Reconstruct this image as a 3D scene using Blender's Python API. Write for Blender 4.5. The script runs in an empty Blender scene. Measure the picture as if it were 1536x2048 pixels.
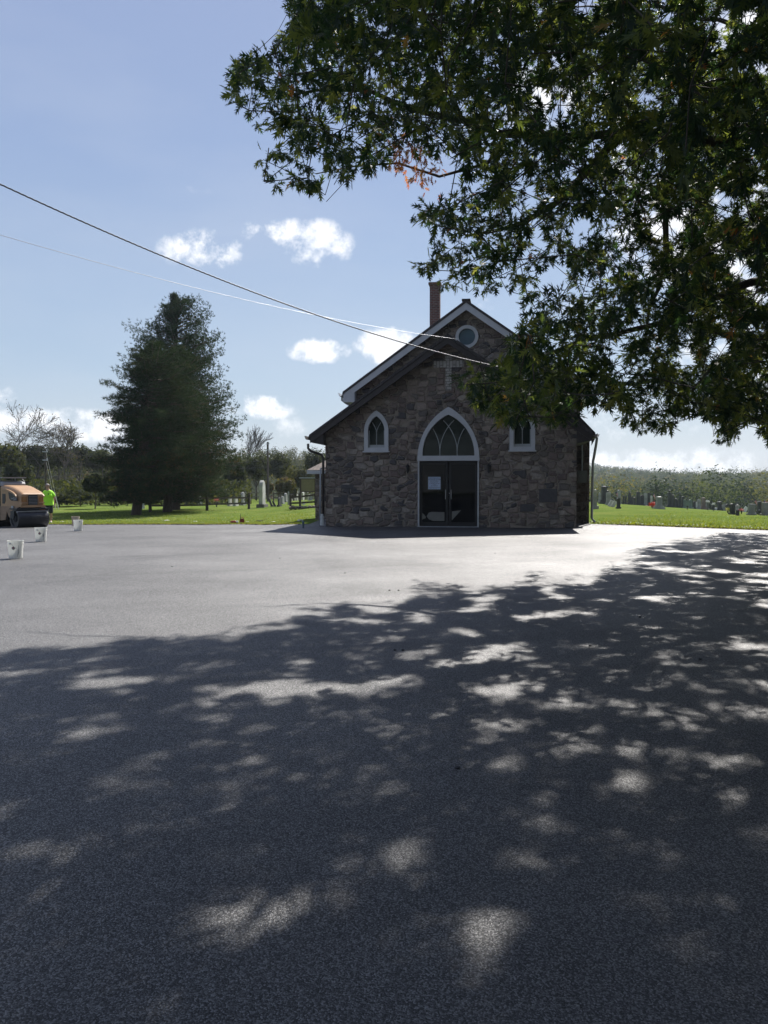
import bpy, bmesh, math, random
import numpy as np
from mathutils import Vector, Matrix
from mathutils.geometry import tessellate_polygon

C = bpy.context.scene.collection
S = bpy.context.scene
R = math.radians
PI = math.pi

# ------------------------------------------------------------------ camera
F_PX = 1657.0                       # focal length in pixels of the 1536 x 2048 picture
PITCH = -math.atan(59.0 / F_PX)
EYE = 1.6
cd = bpy.data.cameras.new("camera")
cam = bpy.data.objects.new("camera", cd)
C.objects.link(cam)
cam.location = (0, 0, EYE)
cam.rotation_euler = (PI / 2 + PITCH, 0, 0)
cd.sensor_fit = 'VERTICAL'
cd.sensor_height = 36.0
cd.lens = F_PX / 2048.0 * 36.0
cd.clip_start = 0.05
cd.clip_end = 4000
S.camera = cam

# ------------------------------------------------------------------ light
SUN = Vector((0.38, 0.84, 1.0)).normalized()       # towards the sun
sun_el = math.asin(SUN.z)
sun_az = math.atan2(SUN.x, SUN.y)
ld = bpy.data.lights.new("sun", 'SUN')
ld.energy = 5.0
ld.angle = R(0.53)
ld.color = (1.0, 0.965, 0.915)
sun = bpy.data.objects.new("sun", ld)
C.objects.link(sun)
sun.rotation_euler = SUN.to_track_quat('Z', 'Y').to_euler()
sun.location = (20, 40, 60)

S.view_settings.view_transform = 'Standard'
S.view_settings.look = 'None'
S.view_settings.exposure = 0.72
S.view_settings.gamma = 1.0
S.view_settings.use_curve_mapping = False


def pix_dir(px, py):
    cp, sp = math.cos(PITCH), math.sin(PITCH)
    v = Vector((px - 768.0, 0, 0)) + Vector((0, cp, sp)) * F_PX + Vector((0, -sp, cp)) * (1024.0 - py)
    return v.normalized()


def P(px, py, D):
    """point seen in direction of photo pixel (px,py) at forward distance D"""
    d = pix_dir(px, py)
    t = D / d.y
    return Vector((0, 0, EYE)) + d * t


def project(p):
    """vectorised world -> photo pixel"""
    p = np.atleast_2d(np.asarray(p, float))
    cp, sp = math.cos(PITCH), math.sin(PITCH)
    z = p[:, 2] - EYE
    dep = p[:, 1] * cp + z * sp
    up = -p[:, 1] * sp + z * cp
    dep_s = np.where(dep < 0.05, 0.05, dep)
    return 768 + F_PX * p[:, 0] / dep_s, 1024 - F_PX * up / dep_s, dep


# ------------------------------------------------------------------ node helpers
def new_mat(name):
    m = bpy.data.materials.new(name)
    m.use_nodes = True
    nt = m.node_tree
    b = nt.nodes["Principled BSDF"]
    return m, nt, b


def nd(nt, t, **kw):
    n = nt.nodes.new(t)
    for k, v in kw.items():
        if k.startswith('_'):
            setattr(n, k[1:], v)
        else:
            n.inputs[k].default_value = v
    return n


def ramp(nt, fac, stops, interp='LINEAR'):
    r = nt.nodes.new('ShaderNodeValToRGB')
    r.color_ramp.interpolation = interp
    e = r.color_ramp.elements
    e[0].position = stops[0][0]
    e[0].color = tuple(stops[0][1]) + (1,)
    e[1].position = stops[-1][0]
    e[1].color = tuple(stops[-1][1]) + (1,)
    for p, c in stops[1:-1]:
        x = e.new(p)
        x.color = tuple(c) + (1,)
    nt.links.new(fac, r.inputs[0])
    return r.outputs[0]


def mixc(nt, f, a, b, mode='MIX'):
    m = nt.nodes.new('ShaderNodeMix')
    m.data_type = 'RGBA'
    m.blend_type = mode
    for sock, v in ((m.inputs[0], f), (m.inputs[6], a), (m.inputs[7], b)):
        if hasattr(v, 'is_output'):
            nt.links.new(v, sock)
        elif isinstance(v, (int, float)):
            sock.default_value = v
        else:
            sock.default_value = tuple(v) + (1,) if len(v) == 3 else v
    return m.outputs[2]


def mth(nt, op, a, b=0.0, c=None, clamp=False):
    m = nt.nodes.new('ShaderNodeMath')
    m.operation = op
    m.use_clamp = clamp
    vals = (a, b) if c is None else (a, b, c)
    for k, v in enumerate(vals):
        if hasattr(v, 'is_output'):
            nt.links.new(v, m.inputs[k])
        else:
            m.inputs[k].default_value = v
    return m.outputs[0]


def coords(nt, scale=(1, 1, 1), which='Object'):
    tc = nt.nodes.new('ShaderNodeTexCoord')
    mp = nt.nodes.new('ShaderNodeMapping')
    mp.inputs['Scale'].default_value = scale
    nt.links.new(tc.outputs[which], mp.inputs[0])
    return mp.outputs[0]


def noise(nt, vec, scale, detail=4, rough=0.55, out='Fac'):
    n = nt.nodes.new('ShaderNodeTexNoise')
    n.inputs['Scale'].default_value = scale
    n.inputs['Detail'].default_value = detail
    n.inputs['Roughness'].default_value = rough
    nt.links.new(vec, n.inputs['Vector'])
    return n.outputs[out]


def bump(nt, b, h, strength=0.3, dist=0.02):
    bp = nt.nodes.new('ShaderNodeBump')
    bp.inputs['Strength'].default_value = strength
    bp.inputs['Distance'].default_value = dist
    nt.links.new(h, bp.inputs['Height'])
    nt.links.new(bp.outputs[0], b.inputs['Normal'])


def plain(name, col, rough=0.6, metal=0.0, var=0.12, nscale=6.0, spec=None, bstr=0.0):
    """paint / metal / plastic with uneven colour and gloss"""
    m, nt, b = new_mat(name)
    v = coords(nt)
    n = noise(nt, v, nscale, 5, 0.6)
    lo = tuple(c * (1 - var) for c in col)
    hi = tuple(min(1, c * (1 + var)) for c in col)
    nt.links.new(ramp(nt, n, [(0.3, lo), (0.7, hi)]), b.inputs['Base Color'])
    nt.links.new(mth(nt, 'MULTIPLY_ADD', n, 0.25, rough - 0.12, clamp=True), b.inputs['Roughness'])
    b.inputs['Metallic'].default_value = metal
    if spec is not None:
        b.inputs['Specular IOR Level'].default_value = spec
    if bstr:
        bump(nt, b, noise(nt, v, nscale * 8, 3), bstr, 0.01)
    return m


# ------------------------------------------------------------------ world: sky with clouds
W = bpy.data.worlds.new("World")
S.world = W
W.use_nodes = True
wn = W.node_tree
bg = wn.nodes["Background"]
SKY_STRENGTH = 0.0535
bg.inputs['Strength'].default_value = SKY_STRENGTH
sky = wn.nodes.new('ShaderNodeTexSky')
sky.sky_type = 'NISHITA'
sky.sun_disc = False
sky.sun_elevation = sun_el
sky.sun_rotation = sun_az
sky.air_density = 1.15
sky.dust_density = 0.6
sky.ozone_density = 1.6
wtc = wn.nodes.new('ShaderNodeTexCoord')
wdir = wtc.outputs['Generated']


def vmath(op, a, b=None):
    n = wn.nodes.new('ShaderNodeVectorMath')
    n.operation = op
    for k, v in enumerate((a, b)):
        if v is None:
            continue
        if hasattr(v, 'is_output'):
            wn.links.new(v, n.inputs[k])
        else:
            n.inputs[k].default_value = v
    return n


# cumulus puffs: direction (photo pixel used only to read the bearing), half sizes, weight
CLOUDS = [(405, 500, 78, 40, 1.0), (560, 465, 90, 30, .9), (635, 490, 66, 44, 1.05), (640, 701, 62, 25, 1.1),
          (770, 692, 60, 36, 1.15), (520, 815, 70, 26, 1.1), (40, 845, 170, 28, .75), (150, 850, 150, 34, .9),
          (10, 790, 50, 18, .7), (1340, 960, 260, 62, 1.1), (1250, 850, 200, 70, .55), (1090, 190, 90, 70, 1.0),
          (1420, 470, 190, 120, .95), (1300, 330, 160, 90, .7), (1190, 620, 90, 50, .5), (960, 610, 60, 30, .5),
          (560, 850, 110, 30, .5), (1620, 640, 220, 160, .9), (410, 382, 50, 14, .45), (360, 565, 40, 12, .4),
          (1560, 60, 130, 100, .8), (480, 540, 90, 16, .45), (-200, 820, 160, 40, 1.0), (1850, 850, 260, 90, 1.2)]
ntex = wn.nodes.new('ShaderNodeTexNoise')
ntex.inputs['Scale'].default_value = 34.0
ntex.inputs['Detail'].default_value = 7.0
ntex.inputs['Roughness'].default_value = 0.64
wn.links.new(wdir, ntex.inputs['Vector'])
nlow = wn.nodes.new('ShaderNodeTexNoise')
nlow.inputs['Scale'].default_value = 13.0
nlow.inputs['Detail'].default_value = 3.0
wn.links.new(wdir, nlow.inputs['Vector'])
acc = None
for (px, py, sx, sy, wgt) in CLOUDS:
    c = pix_dir(px, py)
    e1 = Vector((c.y, -c.x, 0)).normalized()
    e2 = e1.cross(c).normalized()
    dd = vmath('SUBTRACT', wdir, tuple(c)).outputs[0]
    k = F_PX * (1.0 / c.y)  # pixels grow with the angle off the axis
    a1 = vmath('DOT_PRODUCT', dd, tuple(e1 * (F_PX / sx))).outputs['Value']
    a2 = vmath('DOT_PRODUCT', dd, tuple(e2 * (F_PX / sy))).outputs['Value']
    r2 = mth(wn, 'ADD', mth(wn, 'MULTIPLY', a1, a1), mth(wn, 'MULTIPLY', a2, a2))
    mk = mth(wn, 'MULTIPLY', mth(wn, 'SUBTRACT', 1.0, mth(wn, 'MULTIPLY', r2, 0.5), clamp=True), wgt)
    acc = mk if acc is None else mth(wn, 'MAXIMUM', acc, mk)
tex = mth(wn, 'ADD', mth(wn, 'MULTIPLY', mth(wn, 'SUBTRACT', ntex.outputs[0], 0.5), 2.3),
          mth(wn, 'MULTIPLY', mth(wn, 'SUBTRACT', nlow.outputs[0], 0.5), 1.4))
dens = mth(wn, 'ADD', acc, mth(wn, 'MULTIPLY', tex, mth(wn, 'MULTIPLY', acc, 1.2, clamp=True)))
mr = wn.nodes.new('ShaderNodeMapRange')
mr.interpolation_type = 'SMOOTHSTEP'
mr.inputs['From Min'].default_value = 0.46
mr.inputs['From Max'].default_value = 1.12
mr.inputs['To Max'].default_value = 0.93
wn.links.new(dens, mr.inputs['Value'])
# thin cirrus veil
veil = wn.nodes.new('ShaderNodeTexNoise')
veil.inputs['Scale'].default_value = 3.0
veil.inputs['Detail'].default_value = 6.0
vm = wn.nodes.new('ShaderNodeMapping')
vm.inputs['Scale'].default_value = (1, 1, 3.2)
wn.links.new(wdir, vm.inputs[0])
wn.links.new(vm.outputs[0], veil.inputs['Vector'])
vf = mth(wn, 'MULTIPLY', mth(wn, 'SUBTRACT', veil.outputs[0], 0.40, clamp=True), 0.55)
sepw = wn.nodes.new('ShaderNodeSeparateXYZ')
wn.links.new(wdir, sepw.inputs[0])
hazecol = ramp(wn, sepw.outputs[2], [(0.0, (6.6, 7.7, 9.0)), (0.12, (5.5, 7.0, 9.2)), (0.35, (4.2, 5.5, 8.5)), (0.6, (4.1, 5.0, 8.0)), (1.0, (3.6, 4.3, 7.0))])
SKYTINT = mixc(wn, 0.72, sky.outputs[0], hazecol)
base = mixc(wn, vf, SKYTINT, (8.6, 9.0, 9.8))
shade = ramp(wn, ntex.outputs[0], [(0.25, (9.6, 10.4, 11.8)), (0.55, (13.4, 13.5, 13.8))])
full = mixc(wn, mr.outputs[0], base, shade)
wn.links.new(full, bg.inputs['Color'])

# ------------------------------------------------------------------ object helpers
def tag(o, label=None, cat=None, group=None, kind=None):
    if label:
        o['label'] = label
    if cat:
        o['category'] = cat
    if group:
        o['group'] = group
    if kind:
        o['kind'] = kind
    return o


def thing(name, label, cat, loc=(0, 0, 0), rz=0.0, group=None):
    o = bpy.data.objects.new(name, None)
    o.empty_display_size = 0.3
    C.objects.link(o)
    o.location = loc
    o.rotation_euler = (0, 0, rz)
    return tag(o, label, cat, group)


def link_mesh(name, me, mat, parent=None):
    o = bpy.data.objects.new(name, me)
    C.objects.link(o)
    if mat is not None:
        me.materials.append(mat)
    if parent is not None:
        o.parent = parent
    return o


def obj(name, bm, mat, parent=None, bevel=0.0, smooth=False, recalc=True):
    if recalc:
        bmesh.ops.recalc_face_normals(bm, faces=bm.faces)
    if bevel:
        es = [e for e in bm.edges if len(e.link_faces) == 2 and e.calc_face_angle(0) > R(35)]
        bmesh.ops.bevel(bm, geom=es, offset=bevel, segments=2, affect='EDGES', clamp_overlap=True)
    me = bpy.data.meshes.new(name)
    bm.to_mesh(me)
    bm.free()
    if smooth:
        for p in me.polygons:
            p.use_smooth = True
    return link_mesh(name, me, mat, parent)


def np_obj(name, V, T, mat, parent=None, tint=None, smooth=False):
    """mesh from arrays; T is (n,3) or (n,4)"""
    V = np.asarray(V, np.float32)
    T = np.asarray(T, np.int32)
    me = bpy.data.meshes.new(name)
    k = T.shape[1]
    me.vertices.add(len(V))
    me.vertices.foreach_set('co', V.ravel())
    me.loops.add(T.size)
    me.loops.foreach_set('vertex_index', T.ravel())
    me.polygons.add(len(T))
    me.polygons.foreach_set('loop_start', np.arange(0, T.size, k, dtype=np.int32))
    me.polygons.foreach_set('loop_total', np.full(len(T), k, np.int32))
    if smooth:
        me.polygons.foreach_set('use_smooth', np.ones(len(T), bool))
    me.update(calc_edges=True)
    if tint is not None:
        a = me.attributes.new('tint', 'FLOAT', 'POINT')
        a.data.foreach_set('value', np.asarray(tint, np.float32))
    return link_mesh(name, me, mat, parent)


def B():
    return bmesh.new()


def box(bm, c, s, rot=None, taper=None):
    """box centred at c, full size s"""
    vs = []
    for z in (-.5, .5):
        for x, y in ((-.5, -.5), (.5, -.5), (.5, .5), (-.5, .5)):
            k = 1.0 if taper is None or z < 0 else taper
            v = Vector((x * s[0] * k, y * s[1] * k, z * s[2]))
            if rot is not None:
                v = rot @ v
            vs.append(bm.verts.new(v + Vector(c)))
    for f in ((0, 1, 2, 3), (4, 5, 6, 7), (0, 1, 5, 4), (1, 2, 6, 5), (2, 3, 7, 6), (3, 0, 4, 7)):
        bm.faces.new([vs[i] for i in f])
    return vs


def tube(bm, pts, rad, seg=8, cap=True):
    pts = [Vector(p) for p in pts]
    if not hasattr(rad, '__len__'):
        rad = [rad] * len(pts)
    rings = []
    ref = Vector((0.13, 0.31, 0.94))
    for i, p in enumerate(pts):
        d = (pts[min(i + 1, len(pts) - 1)] - pts[max(i - 1, 0)]).normalized()
        a = d.cross(ref)
        if a.length < 0.05:
            a = d.cross(Vector((1, 0, 0)))
        a.normalize()
        b = d.cross(a).normalized()
        rings.append([bm.verts.new(p + (a * math.cos(2 * PI * k / seg) + b * math.sin(2 * PI * k / seg)) * rad[i])
                      for k in range(seg)])
    for r0, r1 in zip(rings, rings[1:]):
        for k in range(seg):
            bm.faces.new((r0[k], r0[(k + 1) % seg], r1[(k + 1) % seg], r1[k]))
    if cap:
        bm.faces.new(rings[0])
        bm.faces.new(list(reversed(rings[-1])))
    return rings


def lathe(bm, prof, c=(0, 0, 0), seg=24, axis='Z'):
    """profile [(r,h)...] about an axis"""
    rings = []
    for r, h in prof:
        ring = []
        for k in range(seg):
            a = 2 * PI * k / seg
            v = Vector((r * math.cos(a), r * math.sin(a), h))
            if axis == 'Y':
                v = Vector((v.x, v.z, v.y))
            elif axis == 'X':
                v = Vector((v.z, v.x, v.y))
            ring.append(bm.verts.new(v + Vector(c)))
        rings.append(ring)
    for r0, r1 in zip(rings, rings[1:]):
        for k in range(seg):
            bm.faces.new((r0[k], r0[(k + 1) % seg], r1[(k + 1) % seg], r1[k]))
    bm.faces.new(rings[0])
    bm.faces.new(rings[-1])


def prism(bm, poly, v0, v1, plane='XZ'):
    """extrude a 2d polygon between v0 and v1 along the third axis"""
    def m(a, b, c):
        return (a, c, b) if plane == 'XZ' else ((c, a, b) if plane == 'YZ' else (a, b, c))
    A = [bm.verts.new(m(x, z, v0)) for x, z in poly]
    Bv = [bm.verts.new(m(x, z, v1)) for x, z in poly]
    n = len(poly)
    bm.faces.new(A)
    bm.faces.new(list(reversed(Bv)))
    for i in range(n):
        bm.faces.new((A[i], A[(i + 1) % n], Bv[(i + 1) % n], Bv[i]))


def wall_xz(bm, outer, holes, y0, y1):
    """wall in the XZ plane with real openings"""
    loops = [[Vector((x, 0, z)) for x, z in outer]] + [[Vector((x, 0, z)) for x, z in h] for h in holes]
    flat = [p for l in loops for p in l]
    tris = tessellate_polygon(loops)
    for y in (y0, y1):
        vs = [bm.verts.new((p.x, y, p.z)) for p in flat]
        for t in tris:
            bm.faces.new([vs[i] for i in t])
    for l in loops:
        n = len(l)
        for i in range(n):
            a, b = l[i], l[(i + 1) % n]
            bm.faces.new([bm.verts.new(q) for q in ((a.x, y0, a.z), (b.x, y0, b.z), (b.x, y1, b.z), (a.x, y1, a.z))])


def gothic(cx, w, z0, zs, ztop, n=9):
    """pointed arch outline: width w, sill z0, spring zs, apex ztop"""
    h = ztop - zs
    a = w / 2
    r = (a * a + h * h) / (2 * a)
    pts = [(cx - a, z0), (cx + a, z0)]
    # right arc centre at (cx + a - r)
    th = math.asin(min(1, h / r))
    for i in range(n + 1):
        t = th * i / n
        pts.append((cx + a - r + r * math.cos(t), zs + r * math.sin(t)))
    for i in range(n - 1, -1, -1):
        t = th * i / n
        pts.append((cx - a + r - r * math.cos(t), zs + r * math.sin(t)))
    return pts


def ring_xz(bm, outer, inner, y0, y1):
    """frame between two outlines with the same number of points"""
    n = len(outer)
    V = {}
    for nm, l in (('o', outer), ('i', inner)):
        for y in (y0, y1):
            V[nm, y] = [bm.verts.new((x, y, z)) for x, z in l]
    for i in range(n):
        j = (i + 1) % n
        for y in (y0, y1):
            bm.faces.new((V['o', y][i], V['o', y][j], V['i', y][j], V['i', y][i]))
        for nm in ('o', 'i'):
            bm.faces.new((V[nm, y0][i], V[nm, y0][j], V[nm, y1][j], V[nm, y1][i]))


def text_mesh(name, s, size, mat, parent, loc, rot, extrude=0.002, align='CENTER'):
    cu = bpy.data.curves.new(name, 'FONT')
    cu.body = s
    cu.size = size
    cu.extrude = extrude
    cu.align_x = align
    cu.align_y = 'CENTER'
    t = bpy.data.objects.new(name, cu)
    C.objects.link(t)
    bpy.context.view_layer.update()
    me = bpy.data.meshes.new_from_object(t.evaluated_get(bpy.context.evaluated_depsgraph_get()))
    bpy.data.objects.remove(t)
    o = link_mesh(name, me, None, parent)
    me.materials.clear()
    me.materials.append(mat)
    o.location = loc
    o.rotation_euler = rot
    return o


def copy_tree(o, parent=None):
    c = o.copy()
    C.objects.link(c)
    if parent is not None:
        c.parent = parent
    for ch in [x for x in bpy.data.objects if x.parent == o]:
        copy_tree(ch, c)
    return c


# ------------------------------------------------------------------ terrain
def smooth(a, b, x):
    t = np.clip((x - a) / (b - a), 0, 1)
    return t * t * (3 - 2 * t)


def height(x, y):
    x = np.asarray(x, float)
    y = np.asarray(y, float)
    r = x / np.maximum(y, 1.0)
    L = np.interp(y, [25, 38, 50, 60, 70, 95, 130, 200, 300, 420, 600, 1300],
                  [0, -.26, -.36, -.38, -.33, -.33, -1.0, -1.2, 5, 13, 15, 15])
    Rr = -0.065 * np.maximum(0, np.minimum(x, 90) - 15.5) * smooth(30, 60, y)
    far = np.interp(y, [80, 110, 160, 250, 350, 500, 650, 900, 1300], [0, -3, -8, -11, -7, 0, 1, -1, -1])
    far = far + 15 * np.exp(-((r - .22) / .10) ** 2) * smooth(560, 900, y)
    Rr = Rr * (1 - smooth(80, 200, y)) + far
    wl = 1 - smooth(-.16, -.06, r)
    wl = np.where(y > 110, 1 - smooth(-.02, .16, r), wl)
    return wl * L + (1 - wl) * Rr


def hz(x, y):
    return float(height(x, y))


def ground_hit(px, py, dmax=400.0):
    d = pix_dir(px, py)
    D = 3.0
    while D < dmax:
        p = Vector((0, 0, EYE)) + d * (D / d.y)
        if p.z <= hz(p.x, p.y):
            break
        D += 0.1
    p.z = hz(p.x, p.y)
    return p
# ------------------------------------------------------------------ setting: ground
def grid_mesh(name, xs, ys, mat, zoff=0.0):
    X, Y = np.meshgrid(xs, ys)
    Z = height(X, Y) + zoff
    V = np.stack([X.ravel(), Y.ravel(), Z.ravel()], 1)
    nx, ny = len(xs), len(ys)
    i = np.arange(ny - 1)[:, None] * nx + np.arange(nx - 1)[None, :]
    i = i.ravel()
    T = np.stack([i, i + 1, i + nx + 1, i + nx], 1)
    return np_obj(name, V, T, mat, smooth=True)


def mat_grass():
    m, nt, b = new_mat("grass_ground")
    v = coords(nt)
    n1 = noise(nt, v, 0.30, 6, .65)
    n2 = noise(nt, v, 9.0, 5, 0.7)
    c1 = ramp(nt, n1, [(0.30, (.085, .130, .034)), (0.5, (.125, .172, .044)), (0.72, (.185, .205, .066))])
    c2 = ramp(nt, n2, [(0.3, (.55, .60, .5)), (0.7, (1.25, 1.2, 1.15))])
    c = mixc(nt, 1.0, c1, c2, 'MULTIPLY')
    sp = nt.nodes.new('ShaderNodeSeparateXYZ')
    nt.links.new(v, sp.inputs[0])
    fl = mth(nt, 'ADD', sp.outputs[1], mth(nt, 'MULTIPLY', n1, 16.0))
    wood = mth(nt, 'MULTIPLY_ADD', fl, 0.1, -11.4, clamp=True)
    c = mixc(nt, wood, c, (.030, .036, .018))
    nt.links.new(c, b.inputs['Base Color'])
    b.inputs['Roughness'].default_value = 1.0
    b.inputs['Specular IOR Level'].default_value = 0.0
    bump(nt, b, n2, 0.8, 0.06)
    return m


def mat_asphalt():
    m, nt, b = new_mat("asphalt")
    v = coords(nt)
    big = noise(nt, v, 0.35, 5, 0.6)
    mid = noise(nt, v, 3.0, 5, 0.65)
    vo = nt.nodes.new('ShaderNodeTexVoronoi')
    vo.inputs['Scale'].default_value = 175.0
    nt.links.new(v, vo.inputs['Vector'])
    stone = ramp(nt, vo.outputs['Color'], [(0.0, (.011, .011, .011)), (0.55, (.022, .022, .0225)), (0.9, (.05, .05, .05)), (1, (.11, .108, .105))])
    tone = ramp(nt, big, [(0.3, (.82, .82, .84)), (0.7, (1.18, 1.17, 1.15))])
    c = mixc(nt, 1.0, stone, tone, 'MULTIPLY')
    c = mixc(nt, 1.0, c, ramp(nt, mid, [(0.3, (.85, .85, .86)), (0.7, (1.12, 1.12, 1.12))]), 'MULTIPLY')
    nt.links.new(c, b.inputs['Base Color'])
    b.inputs['Roughness'].default_value = 0.9
    b.inputs['Specular IOR Level'].default_value = 0.1
    gl = nt.nodes.new('ShaderNodeBsdfAnisotropic')
    gl.distribution = 'GGX'
    rg = mth(nt, 'MULTIPLY_ADD', mid, 0.10, 0.43)
    rg = mth(nt, 'MULTIPLY_ADD', big, 0.08, rg)
    sc0 = nt.nodes.new('ShaderNodeSeparateColor')
    nt.links.new(vo.outputs['Color'], sc0.inputs[0])
    rg = mth(nt, 'MULTIPLY_ADD', mth(nt, 'POWER', sc0.outputs[1], 2.0), -.12, mth(nt, 'ADD', rg, .02))
    nt.links.new(rg, gl.inputs['Roughness'])
    gl.inputs['Color'].default_value = (1.0, .985, .97, 1)
    sc = nt.nodes.new('ShaderNodeSeparateColor')
    nt.links.new(vo.outputs['Color'], sc.inputs[0])
    fine = noise(nt, v, 260.0, 3, 0.7)
    hgt = mth(nt, 'ADD', mth(nt, 'MULTIPLY', vo.outputs['Distance'], -1.0), mth(nt, 'MULTIPLY', fine, .8))
    bump(nt, b, hgt, 0.7, 0.005)
    bp2 = nt.nodes.new('ShaderNodeBump')
    bp2.inputs['Strength'].default_value = 0.6
    bp2.inputs['Distance'].default_value = 0.005
    nt.links.new(hgt, bp2.inputs['Height'])
    nt.links.new(bp2.outputs[0], gl.inputs['Normal'])
    ms = nt.nodes.new('ShaderNodeMixShader')
    # faint paving lanes and a wandering scuff
    wv = nt.nodes.new('ShaderNodeTexWave')
    wv.wave_type = 'BANDS'
    wv.bands_direction = 'X'
    wv.inputs['Scale'].default_value = .085
    wv.inputs['Distortion'].default_value = .8
    wv.inputs['Detail'].default_value = 3
    mpw = nt.nodes.new('ShaderNodeMapping')
    mpw.inputs['Rotation'].default_value = (0, 0, R(72))
    nt.links.new(v, mpw.inputs[0])
    nt.links.new(mpw.outputs[0], wv.inputs['Vector'])
    lane = ramp(nt, wv.outputs['Fac'], [(0.0, (.92, .92, .92)), (.05, (1, 1, 1)), (1, (1.04, 1.04, 1.04))])
    lsep = nt.nodes.new('ShaderNodeSeparateColor')
    nt.links.new(lane, lsep.inputs[0])
    patch = mth(nt, 'MULTIPLY', mth(nt, 'MULTIPLY_ADD', big, .13, .066), lsep.outputs[0])
    fac = mth(nt, 'MULTIPLY', mth(nt, 'MULTIPLY_ADD', mth(nt, 'POWER', sc.outputs[1], 2.0), 1.5, .50), patch)
    lw = nt.nodes.new('ShaderNodeLayerWeight')
    lw.inputs['Blend'].default_value = 0.5
    graz = ramp(nt, lw.outputs['Facing'], [(0.40, (.52, .52, .52)), (0.66, (.72, .72, .72)), (.92, (1, 1, 1))])
    gsep = nt.nodes.new('ShaderNodeSeparateColor')
    nt.links.new(graz, gsep.inputs[0])
    fac = mth(nt, 'MULTIPLY', mth(nt, 'MULTIPLY', fac, 1.12), gsep.outputs[0])
    nt.links.new(fac, ms.inputs[0])
    nt.links.new(b.outputs[0], ms.inputs[1])
    nt.links.new(gl.outputs[0], ms.inputs[2])
    nt.links.new(ms.outputs[0], nt.nodes['Material Output'].inputs['Surface'])
    return m


M_grass = mat_grass()
M_asph = mat_asphalt()

xs = np.unique(np.concatenate([np.linspace(-900, -60, 43), np.linspace(-60, 80, 141), np.linspace(80, 900, 42)]))
ys = np.unique(np.concatenate([np.linspace(-80, 20, 21), np.linspace(20, 130, 111), np.linspace(130, 420, 59), np.linspace(420, 1300, 45)]))
ground = grid_mesh("ground", xs, ys, M_grass)
tag(ground, kind='structure')

# asphalt lot: edge line read off the photograph's bearings, laid on the terrain
edge = []
for px in (-700, -400, -150, 0, 80, 160, 240, 320, 400, 480, 560, 618):
    p = ground_hit(px, 1050.5 + 1.2 * math.sin(px * .05) * .5)
    edge.append((p.x, p.y))
edge += [(-2.75, 34.5), (-2.2, 36.5), (0.0, 36.8), (4.0, 36.0), (7.2, 33.2), (7.75, 31.7)]
for px in (1186, 1220, 1280, 1340, 1400, 1470, 1536, 1700, 1950, 2400):
    p = ground_hit(px, 1049.5 + (px - 1186) * 0.037)
    edge.append((p.x, p.y))
edge = [(-60, edge[0][1])] + edge + [(40, edge[-1][1] - 1.5)]
ex = np.array([e[0] for e in edge])
ey = np.array([e[1] for e in edge])
gx = np.unique(np.concatenate([np.linspace(-60, 40, 201), ex]))
rngE = np.random.default_rng(4)
gy_edge = np.interp(gx, ex, ey) + rngE.normal(0, .055, len(gx))
tt = np.linspace(0, 1, 90)
Yg = -40 + (gy_edge[None, :] + 40) * tt[:, None]
Xg = np.repeat(gx[None, :], len(tt), 0)
Zg = height(Xg, Yg) + 0.03
V = np.stack([Xg.ravel(), Yg.ravel(), Zg.ravel()], 1)
nx = len(gx)
i = (np.arange(len(tt) - 1)[:, None] * nx + np.arange(nx - 1)[None, :]).ravel()
T = np.stack([i, i + 1, i + nx + 1, i + nx], 1)
last = V[-nx:].copy()
last[:, 2] -= 0.08
off = len(V)
V = np.vstack([V, last])
j = np.arange(nx - 1)
T = np.vstack([T, np.stack([off - nx + j, off - nx + j + 1, off + j + 1, off + j], 1)])
asphalt = np_obj("parking_lot", V, T, M_asph, smooth=False)
tag(asphalt, kind='structure')

# ------------------------------------------------------------------ foliage materials
def mat_leaf(name, stops, transl=0.35, rough=0.5, spec=0.35, tstops=None):
    m, nt, b = new_mat(name)
    at = nt.nodes.new('ShaderNodeAttribute')
    at.attribute_name = 'tint'
    col = ramp(nt, at.outputs['Fac'], stops)
    nt.links.new(col, b.inputs['Base Color'])
    b.inputs['Roughness'].default_value = rough
    b.inputs['Specular IOR Level'].default_value = spec
    tr = nt.nodes.new('ShaderNodeBsdfTranslucent')
    tc = mixc(nt, 1.0, col, (3.5, 3.0, .9), 'MULTIPLY') if tstops is None else ramp(nt, at.outputs['Fac'], tstops)
    nt.links.new(tc, tr.inputs['Color'])
    mx = nt.nodes.new('ShaderNodeMixShader')
    mx.inputs[0].default_value = transl
    out = nt.nodes['Material Output']
    nt.links.new(b.outputs[0], mx.inputs[1])
    nt.links.new(tr.outputs[0], mx.inputs[2])
    nt.links.new(mx.outputs[0], out.inputs['Surface'])
    return m


def mat_bark(name, a, b_, sc=8):
    m, nt, b = new_mat(name)
    v = coords(nt, (1, 1, .25))
    n = noise(nt, v, sc, 6, 0.7)
    nt.links.new(ramp(nt, n, [(0.35, a), (0.65, b_)]), b.inputs['Base Color'])
    b.inputs['Roughness'].default_value = 0.9
    bump(nt, b, n, 0.8, 0.03)
    return m


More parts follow.
